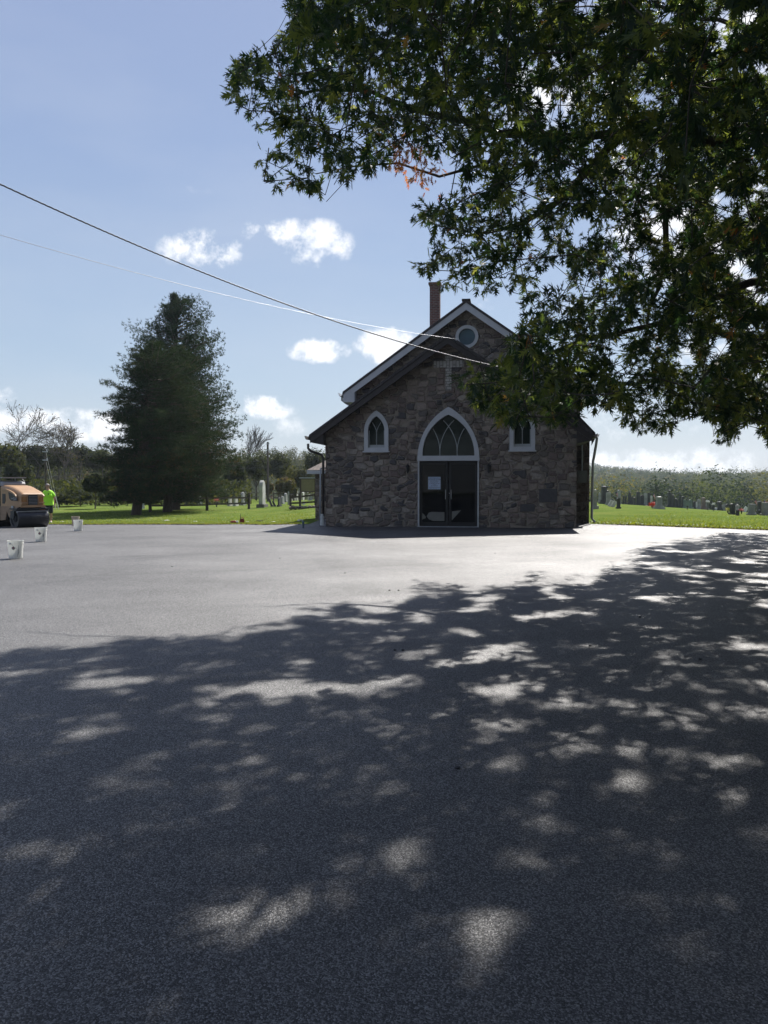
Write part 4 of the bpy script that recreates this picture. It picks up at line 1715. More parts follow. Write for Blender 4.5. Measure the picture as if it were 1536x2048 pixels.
def leafy(name, label, px, D, top_py, w_px, seed, tint0=.3, n=2600, size=.34, bushy=False, group=None, mat=None, cat="tree", aspect_h=None):
    rng = np.random.default_rng(seed)
    g = P(px, 1000, D)
    x = g.x
    zb = hz(x, D) - .05
    top = P(px, top_py, D).z
    H = top - zb
    root = thing(name, label, cat, (x, D, zb), 0, group)
    rw = w_px * D / F_PX / 2
    z0 = 0.08 * H if bushy else .28 * H
    cz = (H + z0) / 2
    rz = (H - z0) / 2
    segs_ = []
    tr = max(.05, H * .02)
    segs_ += [((0, 0, 0), (.05, 0, H * .3), tr, tr * .8), ((.05, 0, H * .3), (0, 0, H * .7), tr * .8, tr * .4)]
    for k in range(9):
        a = rng.random() * 6.28
        f = rng.uniform(.22, .6)
        e = (math.cos(a) * rw * rng.uniform(.4, .8), math.sin(a) * rw * .6, H * min(.92, f + rng.uniform(.15, .4)))
        segs_.append(((.03, 0, H * f), e, tr * .45, tr * .12))
    V, T = seg_tubes(segs_, 5)
    np_obj("trunk", V, T, M_twig if not bushy else M_pbark, root)
    pts, nr, lob = crown_pts(rng, (0, 0, cz), (rw, rw * .9, rz), n, 16 if not bushy else 12, .45, .45)
    keep = pts[:, 2] > .02
    pts, nr, lob = pts[keep], nr[keep], lob[keep]
    V, T = cards(pts, size, nr, rng, .8)
    lt = rng.uniform(-.14, .14, 40)
    tint = np.clip(tint0 + lt[lob] + rng.normal(0, .08, len(pts)), 0, 1)
    np_obj("crown", V, T, mat or M_wood_leaf, root, np.repeat(tint, 4))
    return root


def bare_tree(label, px, D, top_py, seed, spread=1.0, leaves=120, group=None, lean=0):
    rng = np.random.default_rng(seed)
    g = P(px, 1000, D)
    zb = hz(g.x, D) - .05
    H = P(px, top_py, D).z - zb
    root = thing("bare_tree", label, "tree", (g.x, D, zb), 0, group)
    segs_ = []
    tips = []

    def grow(p, d, L, r, lv):
        n = 3
        for k in range(n):
            q = p + d * L / n
            segs_.append((p, q, r, r * .86))
            r *= .86
            p = q
            d = unit((d + rng.normal(0, .10, 3))[None])[0]
            if lv > 0 and k >= 1 - (lv < 4):
                for _ in range(2 if k == n - 1 else 1):
                    dd = unit((d * .9 + rng.normal(0, .42 * spread, 3) + np.array([0, 0, .18]))[None])[0]
                    grow(p, dd, L * rng.uniform(.55, .78), r * .62, lv - 1)
        tips.append(p)
    grow(np.zeros(3), np.array([lean, 0, 1.0]), H * .36, H * .013 + .02, 5)
    A = np.array([s[1] for s in segs_])
    sc = H / A[:, 2].max()
    segs_ = [(np.array(s[0]) * sc, np.array(s[1]) * sc, max(.016, s[2]), max(.014, s[3])) for s in segs_]
    V, T = seg_tubes(segs_, 4)
    np_obj("trunk", V, T, M_twig, root)
    tp = np.array(tips) * sc
    tp = tp[rng.integers(0, len(tp), leaves)] + rng.normal(0, .15, (leaves, 3))
    V, T = cards(tp, .16, unit(rng.normal(size=(leaves, 3))), rng, .8)
    np_obj("crown", V, T, M_wood_leaf, root, np.repeat(rng.uniform(.7, 1, leaves), 4))
    return root


bare_tree("tallest bare tree, thin grey twigs against the sky at the far left edge", 22, 92, 800, 31, 1.0, 260)
bare_tree("bare tree with spreading twigs leaning right above the left tree line", 62, 96, 838, 32, 1.25, 260, lean=.18)
bare_tree("small sparse tree poking above the tree line left of the pines", 130, 100, 842, 33, .9, 420)
bare_tree("thin bare twiggy tree just right of the dark evergreens", 492, 118, 848, 34, .6, 60)

# tree line behind the lawn, left: each tree its own object
row = [  # px, D, top, width, tint, bushy, label
    (-40, 84, 905, 120, .25, False, "dark leafy tree cut by the left frame edge behind the roller"),
    (12, 86, 880, 95, .55, False, "brownish leafy tree under the tallest bare tree"),
    (38, 74, 905, 58, .30, True, "tall pale-flecked vine-covered tree directly above the roller hood"),
    (75, 98, 882, 80, .22, False, "dark tree in the tree line under the leaning bare tree"),
    (118, 102, 880, 90, .30, False, "rounded tree in the tree line behind the worker's head"),
    (160, 108, 886, 80, .25, False, "olive tree in the tree line left of the pines"),
    (205, 104, 892, 80, .35, False, "pale green tree touching the left side of the broad pine"),
    (190, 62, 945, 62, .30, False, "small dark young tree with thin trunk standing alone on the lawn"),
    (470, 84, 915, 60, .15, True, "dark fir-like tree right behind the cedar"),
    (512, 92, 905, 66, .28, False, "grey-green tree behind the tall pale monument"),
    (560, 100, 900, 74, .30, False, "dark green tree right of the far utility pole"),
    (568, 83, 952, 46, .85, True, "pale grey-green rounded bush above the curved far fence"),
    (600, 96, 926, 62, .62, True, "light green bushy tree behind the notice board"),
    (632, 104, 896, 70, .35, False, "leafy tree beside the church wall behind the side entrance roof"),
    (690, 110, 900, 80, .3, False, "leafy tree hidden mostly by the church"),
    (537, 86, 955, 34, .95, True, "small reddish brown shrub behind the leaning headstones"),
    (118, 66, 985, 74, .42, True, "low grey scrubby bush behind the worker"),
    (160, 68, 978, 60, .35, True, "dense low bush left of the young lawn tree"),
    (222, 70, 980, 60, .50, True, "light-tipped bush between the young tree and the pine trunk"),
    (255, 76, 985, 50, .25, True, "dark bush behind the broad pine's trunk"),
    (300, 78, 975, 60, .12, True, "dark bush filling the gap between the two pine trunks"),
    (352, 84, 960, 70, .10, True, "dark bush behind the left end of the rail fence"),
    (412, 84, 962, 70, .12, True, "dark bush behind the middle of the rail fence"),
    (440, 80, 975, 40, .30, True, "dull green low bush above the two white headstones"),
    (580, 88, 968, 30, .7, True, "small yellow-green bush at the foot of the light bushy tree"),
]
for n_, (px, D, tp, w, ti, bu, lb) in enumerate(row):
    if px == 690:
        continue
    leafy("bush" if tp > 940 and px != 190 else "leafy_tree", lb, px, D, tp, w, 100 + n_, ti, 2400 if not bu else 2600, .30 if bu else .34, bu, cat="bush" if tp > 940 and px != 190 else "tree")


def forest(name, pts_, rng, mat, faces, size_k, hrange, extra=None):
    Vs, Ts, tn = [], [], []
    off_ = 0
    for (x, y) in pts_:
        D = math.hypot(x, y)
        h = rng.uniform(*hrange)
        r = h * rng.uniform(.36, .56)
        n = int(faces * min(1.0, max(.5, 260 / D)))
        z = hz(x, y)
        conif = rng.random() < .10
        if conif:
            r *= .6
        p, nr, lb = crown_pts(rng, (x, y, z + h * (.56 if D < 280 else .42)), (r, r, h * (.46 if D < 280 else .52)), n, 9, .5, .7)
        nr = unit(nr + .8 * unit(p - np.array([x, y, z + h * .45])) + np.array([0, 0, .2]))
        V, T = cards(p, size_k * (.62 + D / 1100.0), nr, rng, 1.1)
        Vs.append(V)
        Ts.append(T + off_)
        off_ += len(V)
        t0 = rng.beta(1.2, 1.9) if not conif else .0
        if rng.random() < .05:
            t0 = rng.uniform(.8, 1)
        tn.append(np.repeat(np.clip(t0 + rng.normal(0, .035, n), 0, 1), 4))
    o = np_obj(name, np.vstack(Vs), np.vstack(Ts), mat, None, np.concatenate(tn))
    return tag(o, "wooded hillside of mixed trees", "woodland", kind='stuff')


rng = np.random.default_rng(77)
pts_r = []
y = 150.0
while y < 960:
    st = 6.0 + y * .011
    rmin, rmax = .215, .56
    x = y * rmin
    while x < y * rmax:
        pts_r.append((x + rng.uniform(-.5, .5) * st, y + rng.uniform(-.5, .5) * st))
        x += st * rng.uniform(.8, 1.3)
    y += st * .95
print("right forest", len(pts_r))
o = forest("woodland", pts_r, rng, M_far_leaf, 340, .62, (7, 14))
o['label'] = "green wooded valley and ridge beyond the right-hand cemetery"
pts_l = []
y = 116.0
while y < 430:
    st = 5.5 + y * .009
    x = -y * .62
    while x < y * -.01:
        pts_l.append((x + rng.uniform(-.5, .5) * st, y + rng.uniform(-.5, .5) * st))
        x += st * rng.uniform(.8, 1.25)
    y += st * .95
print("left forest", len(pts_l))
o = forest("woodland", pts_l, rng, M_wood_leaf, 130, .55, (6, 9.5))
o['label'] = "wooded hill rising behind the tree line on the left"
# trees on the far side of the road, behind the viewer: they show as the dark reflection in the door glass
pts_b = [(rng.uniform(-60, 70), rng.uniform(-60, -34)) for _ in range(150)]
o = forest("woodland", pts_b, rng, M_wood_leaf, 300, .85, (17, 25))
o['label'] = "dense dark trees across the road reflected in the church glass"

# undergrowth along the foot of the left woodland
n = 16000
px_ = rng.uniform(-.50, -.16, n)
yy = rng.uniform(70, 112, n)
xx = px_ * yy
zz = height(xx, yy) + rng.random(n) ** 1.6 * 2.2
V, T = cards(np.stack([xx, yy, zz], 1), .34, unit(rng.normal(size=(n, 3)) + np.array([0, 0, .4])), rng, .8)
o = np_obj("undergrowth", V, T, M_wood_leaf, None, np.repeat(rng.uniform(.05, .7, n), 4))
tag(o, "tangled weeds and brush at the wood's edge", "undergrowth", kind='stuff')

# grass: short blades thick along the lot edge, sparser across the lawns
M_blade = mat_leaf("grass_blade", [(0, (.070, .110, .026)), (.5, (.115, .160, .036)), (.85, (.17, .19, .06)), (1, (.21, .185, .10))], .3, .6)
n = 90000
s = rng.random(n)
which = rng.random(n) < .62
pxs = np.where(which, rng.uniform(-150, 645, n), rng.uniform(1176, 1800, n))
# start at the edge curve, go outwards a random distance
edx = np.where(which, np.interp(pxs, [-150, 0, 320, 640], [-18.5, -16.2, -9.5, -2.7]), np.interp(pxs, [1176, 1300, 1536, 1800], [7.7, 9.2, 12.4, 15.5]))
edy = np.interp(edx, ex, ey)
dist = rng.exponential(1.0, n) ** 1.5 * 2.6 + .01
dirx = np.where(which, -.12, .35)
gxp = edx + dist * dirx + rng.normal(0, .5, n)
edy = np.interp(gxp, ex, ey)
gyp = edy + dist * .95
chm = (gxp > -3.4) & (gxp < 9.0) & (gyp > 26) & (gyp < 50)
far_ = np.minimum(gyp, 75)
sel = ~chm & (gyp < 75)
gxp, gyp, dist = gxp[sel], gyp[sel], dist[sel]
n = len(gxp)
hb = rng.uniform(.02, .055, n) * (1 + .9 * (dist < .2))
zb = height(gxp, gyp)
a = rng.random(n) * 2 * PI
wd = rng.uniform(.006, .016, n) * (1 + gyp / 60)
ln = rng.normal(0, .035, (n, 2))
p0 = np.stack([gxp - np.cos(a) * wd, gyp - np.sin(a) * wd, zb - .01], 1)
p1 = np.stack([gxp + np.cos(a) * wd, gyp + np.sin(a) * wd, zb - .01], 1)
p2 = np.stack([gxp + ln[:, 0], gyp + ln[:, 1], zb + hb], 1)
V = np.stack([p0, p1, p2], 1).reshape(-1, 3)
tn = np.clip(rng.beta(2, 3, n) + .35 * (dist < .12), 0, 1)
o = np_obj("grass", V, np.arange(3 * n).reshape(-1, 3), M_blade, None, np.repeat(tn, 3))
tag(o, "short mown grass along the lot edge and lawns", "grass", kind='stuff')
# broad-leaved weeds and dry thatch at the lot edge, right
n = 2600
xw = rng.uniform(7.4, 19, n)
yw = np.interp(xw, ex, ey) + rng.exponential(.45, n) + .02
ok = ~((xw < 8.9) & (yw > 32.2))
xw, yw = xw[ok], yw[ok]
n = len(xw)
V, T = cards(np.stack([xw, yw, height(xw, yw) + rng.uniform(.02, .12, n)], 1), .085, unit(rng.normal(size=(n, 3)) + np.array([0, -.2, 1.2])), rng, .7)
o = np_obj("weeds", V, T, M_blade, None, np.repeat(rng.uniform(.1, .8, n), 4))
tag(o, "broad-leaved weeds fringing the right lot edge", "weeds", kind='stuff')
# bare soil by the corner spout
bm = B()
c = Matrix.Translation(CH.location) @ Matrix.Rotation(YAW, 4, 'Z') @ Vector((6.25, WV - .1, 0))
vs = []
for k in range(18):
    a = k / 18 * 2 * PI
    r = .55 * (1 + .25 * math.sin(3 * a + 1))
    x, y = c.x + r * 1.1 * math.cos(a), c.y + r * .8 * math.sin(a)
    vs.append(bm.verts.new((x, y, hz(x, y) + .012)))
bm.faces.new(vs)
o = obj("bare_soil", bm, plain("soil", (.16, .105, .065), .95, var=.35, nscale=10, bstr=.5), recalc=False)
tag(o, kind='structure')

# crumbs of asphalt spilled along the cut edge
n = 5200
xe = rng.uniform(-20, 17, n)
ye = np.interp(xe, ex, ey) + rng.normal(0, .10, n)
ok = ~((xe > -3.0) & (xe < 8.2))
xe, ye = xe[ok], ye[ok]
n = len(xe)
V, T = cards(np.stack([xe, ye, height(xe, ye) + .045], 1), .045, unit(rng.normal(size=(n, 3)) + np.array([0, -.4, .8])), rng, 1.1)
o = np_obj("edge_crumbs", V, T, plain("crumb_black", (.020, .020, .020), .8, var=.3), None)
tag(o, "loose black asphalt crumbs along the lot edge", "asphalt crumbs", kind='stuff')
# ------------------------------------------------------------------ wires and poles
M_wire = plain("cable_grey", (.13, .13, .14), .45, .2, var=.2)
M_shiny = plain('bare_wire', (.45, .45, .46), .48, .7, var=.1)
M_far_wire = plain("far_cable", (.07, .07, .075), .8, 0, spec=.1)
M_pole = mat_bark("pole_wood", (.055, .045, .038), (.11, .09, .075), 10)
M_rail = mat_bark("rail_wood", (.045, .036, .030), (.10, .080, .062), 14)
M_pale_rail = mat_bark("weathered_rail", (.11, .10, .085), (.20, .18, .155), 14)


def cable(name, A, Bp, sag, rad, label, twisted=False, parent=None, n=44, cat="cable"):
    A, Bp = Vector(A), Vector(Bp)
    pts = []
    for k in range(n + 1):
        t = k / n
        p = A.lerp(Bp, t)
        p.z -= 4 * sag * t * (1 - t)
        pts.append(p)
    bm = B()
    if twisted:
        tot = (Bp - A).length
        m = int(tot / .07)
        for ph in (0, PI * 2 / 3, PI * 4 / 3):
            q = []
            for k in range(m + 1):
                t = k / m
                p = A.lerp(Bp, t)
                p.z -= 4 * sag * t * (1 - t)
                a = ph + t * tot / .42 * 2 * PI
                q.append(p + Vector((math.sin(a) * .25, math.cos(a) * .6, math.sin(a))) * rad * .9)
            tube(bm, q, rad * .72, 5)
    else:
        tube(bm, pts, rad, 6)
    o = obj(name, bm, M_far_wire if name == 'power_line' else (M_shiny if name == 'phone_line' else M_wire), parent, smooth=True)
    if parent is None:
        tag(o, label, cat)
    return o


Mch = Matrix.Translation(CH.location) @ Matrix.Rotation(YAW, 4, 'Z')
A1 = P(0, 368, 18)
B1 = Mch @ Vector((2.72, -.25, 5.36))
dirn = (A1 - B1)
A1x = B1 + dirn * 1.32
A1x.z += .82
cable("service_cable", A1x, B1, .85, .0125, "thick twisted service cable running down from upper left to the church", True)
bm = B()
tube(bm, [(2.72, -.25, zr(2.72) - .02), (2.72, -.25, 5.36), (2.74, -.27, 5.43), (2.78, -.30, 5.40)], .022, 8)
box(bm, (2.72, -.25, zr(2.72) + .01), (.14, .14, .03))
obj("service_mast", bm, M_gmet, CH)
A2 = P(0, 470, 18)
B2 = Mch @ Vector((.30, -.49, 6.52))
A2x = B2 + (A2 - B2) * 1.32
A2x.z += .42
cable("phone_line", A2x, B2, .43, .0052, "thin single wire ending at the porch gable below the thick cable")
# service pole, just outside the picture on the left
up_ = thing("utility_pole", "wooden service pole carrying both church wires left of the lot", "utility pole", (A1x.x - .1, A1x.y, 0))
bm = B()
tube(bm, [(0, 0, -.3), (0, 0, A1x.z + .8)], [.16, .12], 12)
obj("pole", bm, M_pole, up_)
for z_ in (A1x.z, A2x.z):
    bm = B()
    box(bm, (0.05, 0, z_), (.3, .08, .08))
    obj("bracket", bm, M_gmet, up_)


def upole(label, px, D, top_py, r, arm=False, guys=()):
    g = P(px, 1000, D)
    zb = hz(g.x, D)
    H = P(px, top_py, D).z - zb
    t = thing("utility_pole", label, "utility pole", (g.x, D, zb))
    bm = B()
    tube(bm, [(0, 0, -.1), (0, 0, H)], [r, r * .75], 10)
    obj("pole", bm, M_pole, t)
    for k in (.2, .8):
        bm = B()
        box(bm, (.0, -.05, H - k), (.36, .1, .07))
        lathe(bm, [(.03, 0), (.045, .04), (.03, .1)], (.13, -.05, H - k + .030), 8)
        obj("insulator_bracket", bm, M_gmet, t)
    for (dx, dz0) in guys:
        bm = B()
        a = Vector((0.05, 0, H * dz0))
        e = Vector((dx, -.2, .02))
        tube(bm, [a, e], .009, 5)
        tube(bm, [e + (a - e).normalized() * .05, e + (a - e).normalized() * 1.3], .03, 6)
        obj("guy_wire", bm, plain("guard_pale", (.5, .5, .46), .5), t)
    return Vector((g.x, D, zb + H))


pA = upole("slim grey utility pole with two guy wires behind the worker", 92, 60, 898, .09, guys=((.98, .95), (.78, .8)))
pB = upole("tilted-looking dark utility pole beyond the tall monument", 536, 84, 884, .13)
pL = P(-160, 880, 62)
cable("power_line", pL, pA - Vector((0, 0, .15)), .25, .012, "upper power line from the left frame edge to the slim pole")
cable("power_line", pL - Vector((0, 0, .62)), pA - Vector((0, 0, .75)), .25, .009, "lower power line from the left frame edge to the slim pole")
cable("power_line", pA - Vector((0, 0, .15)), pB - Vector((0, 0, 1.9)), .5, .010, "power line running from the slim pole behind the pines to the dark pole")
cable("power_line", pA - Vector((0, 0, .75)), pB - Vector((0, 0, 2.5)), .5, .008, "lower power line running behind the pines")

# ------------------------------------------------------------------ rail fences
def gpt(px, D):
    x = P(px, 1000, D).x
    return Vector((x, D, hz(x, D)))


def rail_fence(label, posts, hgt, pr, rails, mat, railmat, pale_tops=False):
    """posts: list of ground points"""
    t = thing("rail_fence", label, "fence", posts[0])
    o0 = Vector(posts[0])
    rnd = random.Random(len(posts))
    for p in posts:
        bm = B()
        q = Vector(p) - o0
        h = hgt * rnd.uniform(.94, 1.06)
        box(bm, (q.x, q.y, q.z + h / 2 - .1), (pr, pr, h + .2), Matrix.Rotation(rnd.uniform(-.03, .03), 3, 'Y'))
        obj("post", bm, mat, t, bevel=.01)
    for i in range(len(posts) - 1):
        for rz_ in rails:
            a = Vector(posts[i]) - o0 + Vector((0, 0, rz_ + rnd.uniform(-.03, .03)))
            b_ = Vector(posts[i + 1]) - o0 + Vector((0, 0, rz_ + rnd.uniform(-.03, .03)))
            bm = B()
            d = b_ - a
            m = Matrix.Translation((a + b_) / 2) @ d.to_track_quat('X', 'Z').to_matrix().to_4x4()
            vs = box(bm, (0, 0, 0), (d.length + .1, .06, .12))
            for v in bm.verts:
                v.co = m @ v.co
            obj("rail", bm, railmat, t, bevel=.008)
    return t


pp = [gpt(px, D) for px, D in ((300, 56), (322, 57), (345, 57.5), (397, 60), (414, 58.5), (498, 62))]
rail_fence("dark split-rail fence with heavy posts running right from the pine trunks", [gpt(px, D) for px, D in ((300, 55), (342, 56.5), (414, 58.5), (498, 61.5))], 1.15, .17, (.42, .86), M_rail, M_rail)
far = [(330, 74), (348, 75), (367, 76), (385, 77), (399, 78), (426, 79), (438, 80), (450, 81), (462, 82), (480, 84), (491, 86), (501, 88), (513, 89), (526, 90), (537, 91), (547, 91.5), (557, 91), (567, 90), (577, 88), (587, 86)]
rail_fence("long pale far split-rail fence curving round behind the monument", [gpt(px, D) for px, D in far], 1.0, .12, (.45, .86), M_rail, M_pale_rail)
rail_fence("short dark rail fence section under the notice board", [gpt(px, D) for px, D in ((581, 57), (600, 57), (631, 56.5), (652, 56))], 1.0, .14, (.36, .78), M_rail, M_rail)

# notice board
g = gpt(601, 55)
t = thing("notice_board", "tan notice board on dark posts beside the church side entrance", "notice board", g)
k = 55 / F_PX
for dx in (0, 30):
    bm = B()
    box(bm, (dx * k, 0, .95), (.10, .10, 1.95))
    obj("post", bm, M_rail, t, bevel=.01)
zt_ = P(600, 957, 55).z - g.z
zb_ = P(600, 984, 55).z - g.z
bm = B()
box(bm, (15 * k, -.06, (zt_ + zb_) / 2), (28 * k, .03, zt_ - zb_ - .06))
obj("board", bm, plain("board_tan", (.20, .175, .095), .7, var=.15), t)
bm = B()
ring_xz(bm, [(0 * k, zb_), (30 * k, zb_), (30 * k, zt_), (0, zt_)], [(2 * k, zb_ + .06), (28.5 * k, zb_ + .06), (28.5 * k, zt_ - .05), (2 * k, zt_ - .05)], -.10, -.045)
obj("board_frame", bm, M_rail, t)
bm = B()
box(bm, (15 * k, -.03, zt_ + .04), (34 * k, .28, .06))
obj("cap", bm, M_gmet, t)

# low rock border under the board
g = gpt(604, 54)
t = thing("rock_border", "low row of dark rough rocks at the foot of the notice board", "rock border", g)
rng = np.random.default_rng(9)
for q in range(13):
    bm = B()
    bmesh.ops.create_icosphere(bm, subdivisions=2, radius=.5)
    sx, sy, sz = rng.uniform(.2, .34), rng.uniform(.18, .26), rng.uniform(.16, .27)
    for v in bm.verts:
        v.co = Vector((v.co.x * sx, v.co.y * sy, v.co.z * sz)) * float(1 + rng.normal(0, .10))
        v.co += Vector((-.72 + q * .135 * 1.0, rng.uniform(-.002, .002), .06 + .05 * (q % 2)))
    obj("rock", bm, M_stone, t)

# ------------------------------------------------------------------ gravestones
def mat_grave(name, c, var=.2):
    m, nt, b = new_mat(name)
    v = coords(nt)
    n = noise(nt, v, 26, 5, .7)
    n2 = noise(nt, v, 2.2, 4, .6)
    col = ramp(nt, n, [(.3, tuple(x * (1 - var) for x in c)), (.7, tuple(min(1, x * (1 + var)) for x in c))])
    col = mixc(nt, 1.0, col, ramp(nt, n2, [(.35, (.72, .72, .7)), (.65, (1.15, 1.15, 1.12))]), 'MULTIPLY')
    nt.links.new(col, b.inputs['Base Color'])
    b.inputs['Roughness'].default_value = .55
    bump(nt, b, n, .3, .01)
    return m


G_grey = mat_grave("granite_grey", (.29, .29, .28))
G_dark = mat_grave("granite_dark", (.05, .05, .054))
G_pale = mat_grave("marble_pale", (.52, .51, .47))
G_brown = mat_grave("granite_brown", (.20, .15, .13))
G_green = mat_grave("stone_green", (.16, .21, .18))
G_white = mat_grave("marble_white", (.72, .71, .68), .08)


def stone_shape(kind, w, h, d):
    """returns list of (part name, bmesh)"""
    out = []
    bh = min(.22, h * .16)
    if kind == 'slab':          # block on a wider base
        bm = B(); box(bm, (0, 0, bh / 2 - .05), (w * 1.35, d * 1.7, bh + .1)); out.append(("base", bm))
        bm = B()
        prof_ = [(-w / 2, bh), (w / 2, bh), (w / 2, h * .94), (w * .3, h * .985), (0, h), (-w * .3, h * .985), (-w / 2, h * .94)]
        prism(bm, prof_, -d / 2, d / 2); out.append(("tablet", bm))
    elif kind == 'flat':
        bm = B(); box(bm, (0, 0, bh / 2 - .05), (w * 1.3, d * 1.8, bh + .1)); out.append(("base", bm))
        bm = B(); box(bm, (0, 0, (h + bh) / 2), (w, d, h - bh)); out.append(("tablet", bm))
    elif kind == 'round':
        bm = B()
        pr = [(-w / 2, -.1), (w / 2, -.1), (w / 2, h - w / 2)] + [(w / 2 * math.cos(a * PI / 10), h - w / 2 + w / 2 * math.sin(a * PI / 10)) for a in range(1, 10)] + [(-w / 2, h - w / 2)]
        prism(bm, pr, -d / 2, d / 2); out.append(("tablet", bm))
        bm = B(); box(bm, (0, 0, .04), (w * 1.3, d * 1.9, .16)); out.append(("base", bm))
    elif kind == 'pillar':      # square shaft with cap on stepped base
        bm = B(); box(bm, (0, 0, bh / 2 - .05), (w * 1.7, w * 1.7, bh + .1)); box(bm, (0, 0, bh * 1.35), (w * 1.3, w * 1.3, bh * .7)); out.append(("base", bm))
        bm = B(); box(bm, (0, 0, (bh * 1.7 + h * .92) / 2), (w * .92, w * .92, h * .92 - bh * 1.7), taper=.95); out.append(("shaft", bm))
        bm = B(); box(bm, (0, 0, h * .94), (w * 1.12, w * 1.12, h * .05)); box(bm, (0, 0, h * .98), (w * .8, w * .8, h * .05), taper=.5); out.append(("cap", bm))
    elif kind == 'urn':
        bm = B(); box(bm, (0, 0, bh / 2 - .05), (w * 1.5, w * 1.5, bh + .1)); out.append(("base", bm))
        bm = B(); box(bm, (0, 0, (bh + h * .8) / 2), (w * .85, w * .85, h * .8 - bh), taper=.92); box(bm, (0, 0, h * .815), (w, w, h * .035)); out.append(("shaft", bm))
        bm = B(); lathe(bm, [(w * .12, 0), (w * .14, h * .03), (w * .30, h * .08), (w * .32, h * .12), (w * .15, h * .145), (w * .05, h * .17)], (0, 0, h * .832), 12); out.append(("urn", bm))
    elif kind == 'post':
        bm = B(); box(bm, (0, 0, h / 2 - .05), (w, w, h + .1), taper=.88); out.append(("shaft", bm))
        bm = B(); box(bm, (0, 0, h + .01), (w * 1.05, w * 1.05, .05), taper=.4); out.append(("cap", bm))
    elif kind == 'slant':       # thin slab leaning back
        bm = B(); box(bm, (0, 0, h / 2 - .03), (w, d * .5, h * 1.08), Matrix.Rotation(.55, 3, 'Y')); out.append(("tablet", bm))
    elif kind == 'ledger':
        bm = B(); box(bm, (0, 0, h / 2), (w, w * .6, h)); out.append(("tablet", bm))
    elif kind == 'obelisk':
        bm = B(); box(bm, (0, 0, bh / 2 - .05), (w * 1.5, w * 1.5, bh + .1)); out.append(("base", bm))
        bm = B(); box(bm, (0, 0, (bh + h * .9) / 2), (w * .8, w * .8, h * .9 - bh), taper=.66); out.append(("shaft", bm))
        bm = B(); box(bm, (0, 0, h * .95), (w * .54, w * .54, h * .1), taper=.06); out.append(("tip", bm))
    return out


def grave(px, ytop, ybase, wpx, kind, mat, label, depth=.22, rz=None, dmax=80, wide=None, group="headstones on the cemetery lawn"):
    p = ground_hit(px, ybase, 120)
    D = min(p.y, dmax)
    x = P(px, 1000, D).x
    zb = hz(x, D)
    h = max(.25, P(px, ytop, D).z - zb)
    w = max(.10, wpx * D / F_PX)
    if wide:
        depth, w = max(.12, w * .55), wide
    if rz is None:
        rz = random.Random(px * 7 + ytop).uniform(-.15, .15)
    t = thing("headstone", label, "headstone", (x, D, zb), rz, group)
    for nm, bm in stone_shape(kind, w, h, depth):
        obj(nm, bm, mat, t, bevel=.012)
    return t


